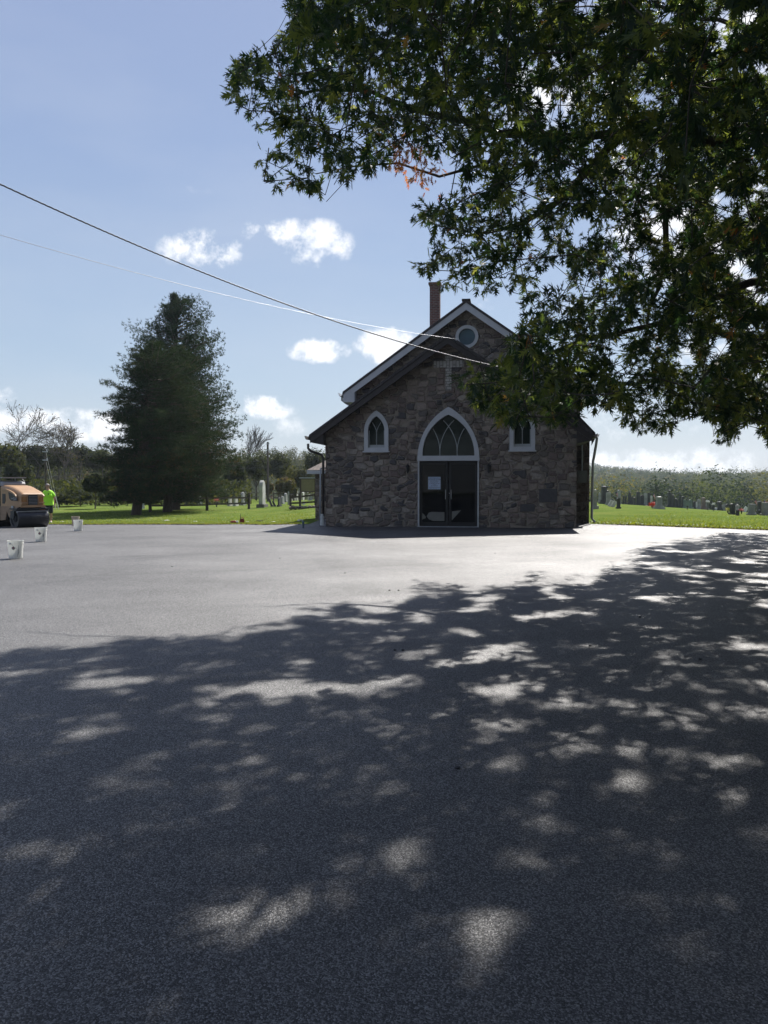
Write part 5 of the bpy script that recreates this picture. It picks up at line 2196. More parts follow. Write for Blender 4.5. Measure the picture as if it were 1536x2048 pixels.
RIGHT = [
    (1190, 978, 1018, 9, 'urn', G_grey, "grey urn-topped headstone close beside the church's right corner"),
    (1200, 985, 1004, 5, 'slab', G_grey, "narrow grey headstone peeping out left of the tall dark block"),
    (1208, 972, 1008, 11, 'pillar', G_dark, "tallest dark square monument with bright cap right of the church"),
    (1217, 985, 1010, 9, 'flat', G_grey, "grey flat-topped headstone against the right side of the tall dark monument"),
    (1214, 981, 1000, 5, 'post', G_dark, "thin dark stone just showing over the grey flat-topped headstone"),
    (1222, 1000, 1013, 8, 'slant', G_pale, "pale-edged slab leaning right, left one of the leaning pair"),
    (1228, 1001, 1014, 7, 'slant', G_pale, "pale-edged slab leaning right, right one of the leaning pair"),
    (1237, 996, 1017, 6, 'slab', G_dark, "small dark headstone on a wide base in front of the leaning slabs"),
    (1238, 980, 997, 6, 'round', G_grey, "grey headstone with white rounded top beside a small flag"),
    (1247, 991, 1003, 3, 'post', G_dark, "thin dark marker post, left of a pair"),
    (1251.5, 992, 1004, 3, 'post', G_dark, "thin dark marker post, right of a pair"),
    (1259, 981, 1005, 6, 'urn', G_dark, "dark headstone with rounded cap between thin posts"),
    (1264, 993, 1006, 3, 'post', G_dark, "thin dark marker right of the dark capped headstone"),
    (1269, 995, 1006, 4, 'post', G_dark, "short dark marker left of the tall shaded headstone"),
    (1276, 983, 1007, 6, 'slab', G_dark, "tall narrow shaded headstone beside pale bushes"),
    (1284, 990, 1003, 7, 'round', G_dark, "squat dark rounded headstone behind the wide twin block"),
    (1291, 986, 1008, 7, 'flat', G_grey, "left grey block of the wide twin with white tops"),
    (1297.5, 986, 1009, 7, 'flat', G_dark, "right dark block of the wide twin with white tops"),
    (1302, 991, 1004, 5, 'slab', G_pale, "pale headstone left of the pink and white flag"),
    (1318, 993, 1018, 11, 'pillar', G_grey, "broad grey capped headstone on a dark base right of the red flowers"),
    (1339, 979, 1008, 8, 'urn', G_dark, "tall dark monument with rounded top near the middle"),
    (1346, 990, 1010, 4, 'post', G_dark, "thin dark shaft right of the tall dark monument"),
    (1351.5, 997, 1012, 4, 'post', G_dark, "short dark shaft between two taller dark shafts"),
    (1355, 1000, 1013, 3, 'post', G_dark, "smallest dark shaft left of the tall slim one"),
    (1359.5, 985, 1014, 5, 'obelisk', G_dark, "tall slim dark obelisk"),
    (1365, 993, 1010, 4, 'post', G_dark, "dark shaft right of the slim obelisk"),
    (1369, 999, 1010, 6, 'flat', G_green, "greenish grey headstone left of the green sign"),
    (1381, 999, 1011, 6, 'slab', G_green, "greenish dark headstone right of the green sign"),
    (1389, 1002, 1013, 4, 'slab', G_dark, "small dark headstone left of the white leaning slab"),
    (1392.5, 1003, 1014, 6, 'slant', G_white, "white slab leaning left of the reddish headstone"),
    (1398, 999, 1013, 6, 'flat', G_grey, "grey flat-topped headstone left of the reddish one"),
    (1407, 995, 1014.5, 7, 'pillar', G_brown, "reddish brown capped headstone"),
    (1414, 1001, 1015, 6, 'round', G_grey, "grey rounded headstone touching the reddish brown one"),
    (1426, 1008, 1017, 6, 'slab', G_dark, "small dark headstone with pale top behind a white ledger"),
    (1430, 1016, 1018.5, 8, 'ledger', G_white, "low white ledger stone lying on the grass"),
    (1439, 1003, 1018.5, 7, 'pillar', G_dark, "dark capped headstone standing alone right of the white ledger"),
    (1446.5, 1010, 1020, 6, 'flat', G_grey, "small grey flat headstone right of the dark capped one"),
    (1455, 1008, 1020, 7, 'round', G_dark, "dark rounded headstone in front of a brown bush"),
    (1465, 1007, 1029, 8, 'slab', G_dark, "dark front-row headstone with yellow flowers at its left"),
    (1475, 1009, 1022, 7, 'urn', G_grey, "grey urn-topped headstone behind the small dark front marker"),
    (1475.5, 1020, 1031, 6, 'post', G_dark, "small dark front-row marker right of the yellow flowers"),
    (1491, 1013, 1023, 7, 'slant', G_white, "bright white leaning slab left of the wide grey block"),
    (1503, 1008, 1030, 12, 'flat', G_grey, "wide grey front-row block left of the flag"),
    (1518.5, 1002, 1029, 7, 'pillar', G_dark, "tall dark front-row headstone right of the flag"),
    (1519.5, 1021, 1030, 5, 'post', G_dark, "low dark marker at the foot of the tall dark front-row headstone"),
    (1533, 1005, 1031, 16, 'flat', G_grey, "widest grey block cut by the right frame edge"),
    (1560, 1006, 1032, 12, 'slab', G_grey, "grey headstone just past the right frame edge"),
]
for a in RIGHT:
    grave(*a)
# two posts with pale stones further back for depth
LEFT = [
    (524.5, 961, 1015, 13, 'tall', G_pale, "tall pale round-topped monument slab standing alone on the left lawn"),
    (460, 995, 1012, 6, 'slab', G_pale, "left of two short pale headstones behind the rail fence"),
    (471.5, 994, 1012, 7, 'slab', G_pale, "right of two short pale headstones behind the rail fence, tilted"),
    (486, 984, 1010.5, 6.5, 'round', G_grey, "tall grey round-topped headstone behind the fence's right post"),
    (400, 983, 1010, 5, 'urn', G_pale, "pale ball-topped shaft behind the left part of the rail fence"),
    (544, 996, 1013, 4, 'lean', G_dark, "dark headstone leaning left with an orange flag"),
    (550, 1001, 1013, 4, 'lean', G_dark, "dark headstone leaning beside the orange-flagged one"),
    (559, 995, 1013, 4, 'round', G_dark, "slim dark round headstone right of the leaning pair"),
    (565.5, 992, 1008, 5, 'round', G_grey, "grey headstone with pale edge in the middle left of the curved one"),
    (571.5, 986, 1004, 7, 'round', G_grey, "larger grey round headstone with bright curved edge"),
    (577, 984, 1010, 3, 'post', G_grey, "slim grey post-like marker left of the short rail fence"),
    (584.5, 981, 990, 4, 'round', G_pale, "white headstone beyond the short fence, leftmost of the distant row"),
    (590, 981, 990, 3.5, 'slab', G_pale, "white headstone beyond the short fence, second in the distant row"),
    (594, 981, 991, 3.5, 'slab', G_pale, "white headstone beyond the short fence, just left of the board post"),
    (606.5, 984, 992, 4, 'slab', G_white, "white headstone seen directly under the notice board's left half"),
    (617, 984, 992, 4, 'round', G_pale, "pale headstone seen under the notice board's right half"),
    (621, 989, 1001, 6, 'flat', G_grey, "grey headstone between rails under the notice board"),
    (608, 1003, 1009, 5, 'slant', G_white, "white broken slab leaning on the rocks"),
]
for a in LEFT:
    if a[4] == 'tall':
        p = ground_hit(a[0], a[2], 120)
        D = p.y
        t = thing("monument", a[6], "monument", (p.x, D, p.z), R(82))
        h = P(a[0], a[1], D).z - p.z
        bm = B(); box(bm, (0, 0, .08), (1.15, .62, .36)); obj("base", bm, mat_grave("base_dark", (.16, .15, .14)), t, bevel=.02)
        bm = B()
        w = .84
        pr = [(-w / 2, .26), (w / 2, .26), (w / 2, h - .55), (w * .46, h - .35), (w * .34, h - .16), (w * .16, h - .04), (0, h), (-w * .16, h - .04), (-w * .34, h - .16), (-w * .46, h - .35), (-w / 2, h - .55)]
        prism(bm, pr, -.15, .15)
        obj("tablet", bm, G_pale, t, bevel=.015)
    elif a[4] == 'lean':
        t = grave(a[0], a[1], a[2], a[3], 'round', a[5], a[6], group="headstones on the left cemetery lawn")
        t.rotation_euler = (0, -.38, .1)
    else:
        grave(*a, dmax=98, rz=1.38 if a[4] in ('round', 'slab') else .5, depth=.26, wide=.55 if a[4] in ('round', 'slab') else None, group="headstones on the left cemetery lawn")


def flowers(px, py, D, r, col, label, stand=0.0, seed=1, nm="flower_bouquet"):
    p = P(px, py, D)
    zb = hz(p.x, D)
    t = thing(nm, label, "flowers", (p.x, D, zb))
    rng = np.random.default_rng(seed)
    n = 160
    c = rng.normal(0, 1, (n, 3)) * np.array([r * .5, r * .5, r * .32]) + np.array([0, 0, max(r * .5, p.z - zb)])
    V, T = cards(c, r * .42, unit(rng.normal(size=(n, 3))), rng, 1.0)
    np_obj("petals", V, T, col, t)
    bm = B()
    lathe(bm, [(r * .25, 0), (r * .36, max(.05, p.z - zb) * .7), (r * .30, max(.05, p.z - zb) * .72)], (0, 0, 0), 10)
    for k in range(5):
        tube(bm, [(0, 0, .05), (r * .3 * math.cos(k), r * .3 * math.sin(k), max(.1, p.z - zb))], .008, 4)
    obj("vase", bm, G_dark, t)


C_red = plain("petal_red", (.62, .065, .03), .6, var=.3)
C_yel = plain("petal_yellow", (.50, .48, .10), .6, var=.3)
C_pink = plain("petal_pink", (.60, .20, .18), .6, var=.4)
C_wht = plain("petal_white", (.7, .7, .68), .6, var=.1)
flowers(1305, 1009, 57, .24, C_red, "round bunch of red-orange flowers left of the broad capped headstone", seed=3)
flowers(1456, 1019, 56, .18, C_yel, "yellow-green flowers at the left of a dark front-row headstone", seed=4)
flowers(1483, 1020, 58, .15, C_pink, "pink and red flowers between the small marker and the white leaning slab", seed=5)
flowers(1416, 1003, 74, .14, C_wht, "white flowers behind the grey rounded headstone", seed=6)
flowers(433, 999.5, 66, .19, C_pink, "red and white flower wreath behind the rail fence on the left", seed=7)
flowers(1427, 1008, 70, .13, C_wht, "white flowers on top of the small dark headstone", seed=8)

# flags
M_fw = plain("flag_white", (.68, .66, .64), .8, var=.05)
M_fr = plain("flag_red", (.50, .06, .06), .8, var=.1)
M_fb = plain("flag_blue", (.05, .06, .16), .8, var=.1)


def flag(px, ytop, ybase, wpx, label, D, seed, droop=.6, stripes=True):
    p = P(px, ybase, D)
    zb = hz(p.x, D)
    ztop = P(px, ytop, D).z
    h = ztop - zb
    t = thing("small_flag", label, "flag", (p.x, D, zb), group="small flags on the graves")
    bm = B()
    tube(bm, [(0, 0, -.02), (0, 0, h)], .008, 6)
    obj("stick", bm, M_rail, t)
    w = wpx * D / F_PX
    fh = min(h * .55, w * 1.3)
    rnd = random.Random(seed)
    for nm, mat, par in (("cloth", M_fw, 0), ("stripes", M_fr, 1), ("canton", M_fb, 2)):
        bm = B()
        for j in range(7):
            if par == 1 and j % 2:
                continue
            if par == 0 and not j % 2:
                continue
            n = 8
            z0, z1 = h - fh * j / 7, h - fh * (j + 1) / 7
            x_start = 0 if par != 2 else 0
            rng_ = range(n)
            if par == 2:
                if j > 3:
                    continue
                rng_ = range(3)
            for k in rng_:
                f0, f1 = k / n, (k + 1) / n
                q = []
                for f, z in ((f0, z0), (f1, z0), (f1, z1), (f0, z1)):
                    q.append(bm.verts.new((f * w * (.9), .03 * math.sin(f * 9 + seed) - (.003 if par == 2 else 0), z - droop * w * f * f)))
                bm.faces.new(q)
        o = obj(nm, bm, mat, t, recalc=False)
        so = o.modifiers.new("thick", 'SOLIDIFY')
        so.thickness = .004


flag(1306, 986, 1006, 5, "faded white and pink flag drooping left of the broad capped headstone", 66, 1, 1.6)
flag(1232, 984, 1004, 4, "tiny pinkish flag left of the white rounded headstone", 70, 2, 1.2)
flag(1509, 998, 1022, 5, "small striped flag between the wide grey block and the tall dark headstone", 60, 3, 1.4)
flag(1527, 1001, 1026, 9, "larger flag leaning over the widest grey block at the right edge", 59, 4, .5)
flag(542, 990, 1006, 3.5, "small orange-red flag on the leaning dark headstone", 62, 5, 1.2)

# green sign on post
p = ground_hit(1374.5, 1019, 100)
t = thing("cemetery_sign", "plain green sign on a short dark post among the headstones", "sign", p)
k = p.y / F_PX
bm = B(); box(bm, (0, 0, .36), (.06, .06, .8)); obj("post", bm, M_rail, t)
bm = B(); box(bm, (0, -.04, 12.5 * k), (6.2 * k, .03, 11 * k)); obj("panel", bm, G_green, t, bevel=.01)

# small white folding board between the pines
g = gpt(284, 62)
t = thing("folding_sign", "small white folding sign standing between the two pine trunks", "sign", g)
hs = P(284, 1000, 62).z - g.z
bm = B()
for s in (-1, 1):
    box(bm, (0, s * .12, hs / 2), (.30, .02, hs), Matrix.Rotation(s * .22, 3, 'X'))
obj("panel", bm, M_white, t)
bm = B()
for zz_ in (.62, .45, .3):
    box(bm, (0, -.165 + (.5 - zz_) * -.1, hs * zz_), (.20, .012, .03), Matrix.Rotation(-.22, 3, 'X'))
obj("lettering", bm, M_ink, t)
# ------------------------------------------------------------------ buckets
def mat_plastic(name, col, tr=.32):
    m = plain(name, col, .38, var=.05, nscale=5)
    nt = m.node_tree
    b = nt.nodes["Principled BSDF"]
    t = nt.nodes.new('ShaderNodeBsdfTranslucent')
    t.inputs['Color'].default_value = (*col, 1)
    mx = nt.nodes.new('ShaderNodeMixShader')
    mx.inputs[0].default_value = tr
    nt.links.new(b.outputs[0], mx.inputs[1])
    nt.links.new(t.outputs[0], mx.inputs[2])
    nt.links.new(mx.outputs[0], nt.nodes['Material Output'].inputs['Surface'])
    return m


M_bucket = mat_plastic("bucket_white", (.86, .86, .82))
M_bucket2 = plain("bucket_beige", (.58, .50, .38), .5, var=.2, nscale=8)
M_black = plain("black_rubber", (.018, .018, .019), .6, var=.3)
M_redink = plain("red_ink", (.38, .05, .05), .5)


def bucket(px, pyb, label, mat, rz, logo=True, lean=0.0, D=None):
    p = ground_hit(px, pyb) if D is None else Vector((P(px, 1000, D).x, D, hz(P(px, 1000, D).x, D)))
    p.z += .032
    t = thing("bucket", label, "bucket", p, rz, "buckets standing on the fresh asphalt")
    bm = B()
    H = .37
    lathe(bm, [(.128, 0), (.131, .008), (.150, H - .07), (.151, H - .065), (.158, H - .064), (.158, H - .050), (.152, H - .049), (.153, H - .012), (.160, H - .010), (.162, H), (.154, H), (.150, H - .02), (.122, .02)], (0, 0, 0), 32)
    obj("body", bm, mat, t, smooth=False)
    bm = B()
    for s in (-1, 1):
        lathe(bm, [(.022, 0), (.022, .014), (.010, .02)], (0, 0, 0), 10, 'X')
        for v in bm.verts:
            if abs(v.co.x) < .05 and v.co.z < .1:
                v.co = Vector((s * (.155 + abs(v.co.x)), v.co.y, v.co.z + H - .055))
    pts = []
    for k in range(13):      # bail hanging down at the camera's right
        a = PI * k / 12
        pts.append((.162 * math.cos(a), -.03 - .165 * math.sin(a) * .55, H - .055 - .165 * math.sin(a) * .80))
    tube(bm, pts, .0035, 6)
    tube(bm, [pts[5], pts[6], pts[7]], .010, 8)
    hb = obj("handle", bm, M_white, t)
    hb.rotation_euler = (0, 0, R(75))
    # drips down the side
    bm = B()
    rnd = random.Random(px)
    for k in range(5):
        a = -PI / 2 + .75 + rnd.uniform(-.12, .12)
        z0 = rnd.uniform(.03, .2)
        h = rnd.uniform(.05, .13)
        for f in (0,):
            r0 = .131 + .019 * (z0 / .3) + .0012
            r1 = .131 + .019 * ((z0 + h) / .3) + .0012
            w = .05
            vs = [bm.verts.new((r * math.cos(a + da), r * math.sin(a + da), z)) for r, da, z in ((r0, 0, z0), (r0, w, z0), (r1, w, z0 + h), (r1, 0, z0 + h))]
            bm.faces.new(vs)
    o = obj("tar_smear", bm, plain("smear_grey", (.25, .26, .25), .6), t, recalc=False)
    so = o.modifiers.new("t", 'SOLIDIFY')
    so.thickness = .001
    if logo:
        a0 = -PI / 2 + (.12 if logo is True else logo)
        zc = H * .60
        rc = .131 + .019 * (zc / .3)
        for nm, mt, r_, off_ in (("logo_disc", M_black, .032, .0016), ("logo_ring", M_gmet, .024, .0030), ("logo_mark", M_redink, .012, .0042)):
            bm = B()
            n = 20
            vs = []
            for k in range(n):
                u, w_ = r_ * math.cos(2 * PI * k / n), r_ * math.sin(2 * PI * k / n)
                if nm == "logo_mark":
                    u, w_ = u * .9, w_ * 1.2 + .004
                a = a0 + u / rc
                vs.append(bm.verts.new(((rc + off_ + .019 * w_ / .3) * math.cos(a), (rc + off_ + .019 * w_ / .3) * math.sin(a), zc + w_)))
            bm.faces.new(vs)
            oo = obj(nm, bm, mt, t, recalc=False)
            so = oo.modifiers.new("t", 'SOLIDIFY')
            so.thickness = .001
    return t


bucket(31.5, 1120.5, "white bucket nearest the camera at the left frame edge", M_bucket, 0.0)
bucket(82, 1085.5, "white bucket in the middle of the receding row", M_bucket, 0.05)
bucket(156.5, 1064, "white bucket in front of the beige bucket, farthest of the white ones", M_bucket, .9, logo=0)
bucket(150.5, 1047, "beige stained bucket standing behind the farthest white bucket", M_bucket2, .3, logo=0, D=33.5)

# ------------------------------------------------------------------ the roller
M_yel = plain("roller_tan_paint", (.41, .245, .125), .42, var=.12, nscale=3, spec=.5)
M_yel2 = plain("roller_dusty_paint", (.28, .185, .11), .65, var=.25, nscale=5)
M_drum = plain("drum_steel", (.045, .046, .05), .38, .6, var=.3, nscale=4)
M_dark = plain("machine_black", (.020, .021, .024), .5, var=.3)
M_lens = plain("amber_lens", (.35, .16, .05), .25)
M_grey2 = plain("tank_grey", (.30, .30, .31), .4, var=.1)
RL = ground_hit(58, 1056)
RL.z = hz(RL.x, RL.y) + .032
roller = thing("road_roller", "tan tandem road roller entering from the left beside the worker", "road roller", (RL.x - .28, RL.y + .25, RL.z - .03), R(-40))
# local axes: +x forward, y to its left (away), z up; front drum centre at x=.42
RR = .36


def loft(bm, sections):
    """sections: list of (x, half width, z0, z1, round)"""
    rings = []
    for (x, hw, z0, z1, rd) in sections:
        pts = [(-hw, z0), (-hw, z1 - rd)]
        for k in range(1, 5):
            a = k / 4 * PI / 2
            pts.append((-hw + rd - rd * math.cos(a), z1 - rd + rd * math.sin(a)))
        for k in range(3, -1, -1):
            a = k / 4 * PI / 2
            pts.append((hw - rd + rd * math.cos(a), z1 - rd + rd * math.sin(a)))
        pts.append((hw, z0))
        rings.append([bm.verts.new((x, y, z)) for y, z in pts])
    for a, b_ in zip(rings, rings[1:]):
        n = len(a)
        for k in range(n):
            bm.faces.new((a[k], a[(k + 1) % n], b_[(k + 1) % n], b_[k]))
    bm.faces.new(rings[0])
    bm.faces.new(rings[-1])


bm = B()
loft(bm, [(-.86, .50, .80, 1.62, .10), (-.6, .50, .80, 1.625, .12), (-.3, .50, .80, 1.60, .14), (0, .49, .80, 1.545, .15), (.25, .475, .80, 1.475, .15), (.45, .46, .80, 1.40, .14), (.60, .45, .80, 1.33, .12), (.66, .44, .80, 1.29, .10)])
hood = obj("hood", bm, M_yel, roller, smooth=False)
md = hood.modifiers.new("b", 'BEVEL'); md.width = .012; md.segments = 2; md.limit_method = 'ANGLE'
for s in (-1, 1):       # raised side rib under the hood edge
    bm = B()
    pr = [(-.62, 1.44), (-.3, 1.43), (0, 1.375), (.25, 1.30), (.42, 1.225), (.50, 1.17), (.50, 1.215), (.42, 1.285), (.25, 1.365), (0, 1.435), (-.3, 1.485), (-.62, 1.49)]
    prism(bm, pr, s * .505, s * .575)
    obj("hood_rib", bm, M_yel, roller, bevel=.01)
    bm = B()
    prism(bm, [(-.20, 1.36), (.12, 1.31), (.46, 1.165), (.52, 1.04), (.02, 1.04), (-.14, 1.12)], s * .502, s * .512)
    dec = obj("decal_panel", bm, M_dark, roller)
    rot = (PI / 2, 0, 0) if s < 0 else (PI / 2, 0, PI)
    text_mesh("lettering", "CAT", .15, M_white, dec, (.33, s * .516, 1.105), rot, .002)
    text_mesh("lettering", "CB34", .075, M_gmet, dec, (.10, s * .516, 1.125), rot, .002)
    bm = B()
    prism(bm, [(-.70, 1.30), (-.44, 1.30), (-.44, 1.02), (-.52, .92), (-.70, .92)], s * .502, s * .510)
    obj("side_vent", bm, M_dark, roller)
bm = B()   # front grille panel with frame and amber lamps
box(bm, (.672, 0, 1.06), (.04, .36, .40))
gr = obj("grille", bm, M_dark, roller, bevel=.01)
bm = B()
for k in range(6):
    box(bm, (.70, 0, .92 + k * .055), (.02, .33, .012))
obj("grille_bar", bm, M_gmet, gr)
for s in (-1, 1):
    bm = B()
    box(bm, (.665, s * .325, 1.09), (.03, .19, .20))
    obj("headlight_panel", bm, M_lens, roller, bevel=.01)
    bm = B()
    box(bm, (.69, s * .325, .955), (.10, .25, .05))
    obj("lamp_ledge", bm, M_yel, roller, bevel=.012)
bm = B()
for s in (-1, 1):
    box(bm, (.68, s * .21, 1.08), (.05, .035, .42))
box(bm, (.68, 0, .835), (.06, .96, .09))
obj("front_frame", bm, M_yel, roller, bevel=.01)
bm = B()   # side plates carrying the drum
for s in (-1, 1):
    prism(bm, [(-.86, .82), (.62, .82), (.62, .70), (.25, .62), (.02, .38), (-.14, .40), (-.30, .62), (-.42, .30), (-.86, .26)], s * .53, s * .50)
obj("side_plate", bm, M_yel2, roller, bevel=.01)
bm = B()
for s in (-1, 1):
    prism(bm, [(.22, .66), (.54, .66), (.52, .42), (.44, .33), (.36, .33), (.26, .42)], s * .655, s * .62)
obj("drum_support", bm, M_dark, roller, bevel=.01)
bm = B()
box(bm, (.43, 0, .735), (.62, 1.28, .05))
obj("yoke", bm, M_dark, roller, bevel=.01)


def drum(x, nm):
    bm = B()
    lathe(bm, [(RR - .10, -.565), (RR - .09, -.60), (RR - .012, -.60), (RR, -.588), (RR, .588), (RR - .012, .60), (RR - .09, .60), (RR - .10, .565)], (x, 0, RR), 48, 'Y')
    d = obj(nm, bm, M_drum, roller)
    for p in d.data.polygons:
        if abs(p.normal.y) < .3 and p.area > .03:
            p.use_smooth = True
    bm = B()
    for s in (-1, 1):
        lathe(bm, [(.14, s * .56), (.14, s * .585), (.09, s * .61), (.05, s * .63)], (x, 0, RR), 20, 'Y')
        for k in range(6):
            a = k * PI / 3
            lathe(bm, [(.014, s * .575), (.014, s * .60)], (x + .115 * math.cos(a), 0, RR + .115 * math.sin(a)), 6, 'Y')
    obj("hub", bm, M_dark, d)


drum(.43, "front_drum")
drum(-1.55, "rear_drum")
bm = B()
box(bm, (.66, 0, .625), (.035, 1.24, .075))
box(bm, (.70, 0, .655), (.02, 1.22, .02))
obj("scraper_bar", bm, M_gmet, roller, bevel=.006)
bm = B()
tube(bm, [(.60, -.56, .76), (.60, .56, .76)], .025, 8)
for k in range(5):
    lathe(bm, [(.012, 0), (.02, .03), (.008, .05)], (.60, -.5 + k * .25, .70), 6)
obj("spray_bar", bm, M_dark, roller)
bm = B()
box(bm, (.60, .40, .72), (.12, .22, .09))
obj("orange_reservoir", bm, plain("rust_orange", (.33, .11, .045), .6, var=.3), roller, bevel=.015)
bm = B()
bmesh.ops.create_uvsphere(bm, u_segments=10, v_segments=6, radius=.05)
for v in bm.verts:
    v.co = Vector((v.co.x * .9 + .66, v.co.y * 1.6 + .40, v.co.z * .7 + .80))
obj("white_rag", bm, M_white, roller)
bm = B()
box(bm, (.22, -.56, .79), (.16, .04, .12))
obj("step_plate", bm, M_gmet, roller, bevel=.01)
# articulated rear: chassis, platform, seat, console, roll bar
bm = B()
box(bm, (-1.45, 0, .78), (1.25, 1.00, .22))
box(bm, (-1.0, 0, .55), (.35, .5, .5))
obj("rear_chassis", bm, M_dark, roller, bevel=.02)
bm = B()
loft(bm, [(-2.35, .46, .78, 1.20, .1), (-2.1, .48, .78, 1.35, .12), (-1.9, .50, .78, 1.38, .1)])
obj("rear_cowl", bm, M_yel, roller)
bm = B()
box(bm, (-1.62, 0, 1.10), (.45, .46, .12)); box(bm, (-1.82, 0, 1.38), (.10, .46, .48), Matrix.Rotation(-.15, 3, 'Y'))
obj("seat", bm, M_black, roller, bevel=.03)
bm = B()
box(bm, (-1.05, 0, 1.22), (.22, .60, .62))
tube(bm, [(-1.08, 0, 1.45), (-1.22, 0, 1.62)], .025, 8)
obj("console", bm, M_dark, roller, bevel=.02)
bm = B()
pts = [(-1.24 + .06 * math.sin(a), .19 * math.cos(a), 1.62 + .17 * math.sin(a)) for a in [k * PI / 8 for k in range(17)]]
tube(bm, pts, .014, 6)
obj("steering_wheel", bm, M_black, roller)
bm = B()
for s in (-1, 1):
    tube(bm, [(-.98, s * .5, .85), (-.98, s * .5, 1.76), (-1.10, s * .48, 1.84)], .04, 8)
    tube(bm, [(-2.0, s * .5, 1.1), (-2.0, s * .5, 1.9)], .035, 8)
obj("roll_bar", bm, M_black, roller)
bm = B()
loft(bm, [(-1.42, .50, 1.60, 1.78, .08), (-1.1, .50, 1.62, 1.80, .08), (-.82, .47, 1.60, 1.75, .07), (-.74, .44, 1.60, 1.69, .05)])
obj("grey_tank", bm, M_grey2, roller)
bm = B()
box(bm, (-1.15, 0, 1.915), (.80, .96, .035))
tube(bm, [(-1.3, -.3, 1.8), (-1.3, -.3, 1.9)], .03, 8)
tube(bm, [(-1.3, .3, 1.8), (-1.3, .3, 1.9)], .03, 8)
obj("sun_visor", bm, M_grey2, roller)

# ------------------------------------------------------------------ the worker
M_hiviz = plain("hi_viz_fabric", (.42, .86, .05), .8, var=.06, nscale=9, bstr=.2)
M_short = plain("dark_shorts_cloth", (.022, .024, .032), .85, var=.25)
M_skin = plain("skin_tone", (.42, .24, .17), .55, var=.08)
M_hair = plain("cropped_grey_hair", (.34, .30, .27), .8, var=.2)
M_boot = plain("pale_shoe", (.62, .60, .56), .6)
M_sock = plain("sock_dark", (.10, .10, .10), .8)


def skinned(name, verts, edges, radii, mat, parent, levels=2, root=0):
    me = bpy.data.meshes.new(name)
    me.from_pydata([tuple(v) for v in verts], edges, [])
    o = bpy.data.objects.new(name, me)
    C.objects.link(o)
    sk = o.modifiers.new("skin", 'SKIN')
    sk.use_smooth_shade = True
    for i, v in enumerate(me.skin_vertices[0].data):
        r = radii[i]
        v.radius = (r, r) if not hasattr(r, '__len__') else r
        v.use_root = (i == root)
    sb = o.modifiers.new("sub", 'SUBSURF')
    sb.levels = levels
    sb.render_levels = levels
    bpy.context.view_layer.update()
    m2 = bpy.data.meshes.new_from_object(o.evaluated_get(bpy.context.evaluated_depsgraph_get()))
    bpy.data.objects.remove(o)
    for p in m2.polygons:
        p.use_smooth = True
    return link_mesh(name, m2, mat, parent)


wp = ground_hit(97, 1046)
man = thing("person", "worker in a neon yellow-green t-shirt and dark shorts walking behind the roller", "person", (wp.x, wp.y, wp.z), R(8))
# local frame: faces -y (camera), +x is to the viewer's right
Vv, Ee, Rd = [], [], []


def av(p, r, link=None):
    Vv.append(Vector(p))
    Rd.append(r)
    if link is not None:
        Ee.append((link, len(Vv) - 1))
    return len(Vv) - 1


pel = av((0, 0, .97), .155)
ab = av((0, -.03, 1.12), .165, pel)
ch = av((0, -.01, 1.32), .165, ab)
sh = av((0, 0, 1.46), .10, ch)
nk = av((-.005, -.01, 1.54), .062, sh)
hd0 = av((-.015, -.035, 1.62), .070, nk)
hd1 = av((-.018, -.02, 1.70), .090, hd0)
hd2 = av((-.015, -.005, 1.755), .070, hd1)


def arm(s, elbow, wrist, palm):
    a = av((s * .18, 0, 1.40), .058, sh)
    e = av(elbow, .044, a)
    w = av(wrist, .029, e)
    p = av(palm, .036, w)
    return w, p


wR, pR = arm(1, (.275, .0, 1.17), (.285, -.06, .93), (.288, -.075, .86))
wL, pL_ = arm(-1, (-.27, .01, 1.17), (-.27, -.09, .94), (-.268, -.11, .87))


def leg(s, knee, ankle, toe):
    h = av((s * .10, 0, .90), .105, pel)
    k = av(knee, .062, h)
    c = av(((knee[0] + ankle[0]) / 2, (knee[1] + ankle[1]) / 2 + .02, knee[2] * .62 + ankle[2] * .38), .060, k)
    a = av(ankle, .040, c)
    t = av(toe, .042, a)


leg(1, (.115, -.06, .50), (.115, .02, .09), (.12, -.13, .05))
leg(-1, (-.10, .06, .50), (-.095, .20, .12), (-.10, .09, .05))
body = skinned("body", Vv, Ee, Rd, M_skin, man)
# face and ears, grown into the head mesh position
bm = B()
hc = Vector((-.018, -.03, 1.685))
fdir = Matrix.Rotation(-.35, 3, 'Z')
bmesh.ops.create_cone(bm, cap_ends=True, segments=8, radius1=.018, radius2=.008, depth=.05)
for v in bm.verts:
    q = Vector((v.co.x, -.098 - .012 * (v.co.z < 0), v.co.z - .005))
    v.co = hc + fdir @ q
obj("nose", bm, M_skin, man, smooth=True)
bm = B()
for s in (-1, 1):
    m0 = bmesh.ops.create_uvsphere(bm, u_segments=8, v_segments=6, radius=.012)
    for v in m0['verts']:
        v.co = hc + fdir @ (Vector((s * .032, -.088, .022)) + Vector((v.co.x * 1.2, v.co.y * .5, v.co.z * .6)))
m0 = bmesh.ops.create_uvsphere(bm, u_segments=8, v_segments=6, radius=.02)
for v in m0['verts']:
    v.co = hc + fdir @ (Vector((0, -.088, -.045)) + Vector((v.co.x * 1.2, v.co.y * .3, v.co.z * .2)))
obj("face_features", bm, M_dark, man)
bm = B()
for s in (-1, 1):
    m0 = bmesh.ops.create_uvsphere(bm, u_segments=8, v_segments=6, radius=.03)
    for v in m0['verts']:
        v.co = hc + fdir @ (Vector((s * .088, -.005, 0)) + Vector((v.co.x * .3, v.co.y * .6, v.co.z)))
obj("ear", bm, M_skin, man, smooth=True)
bm = B()
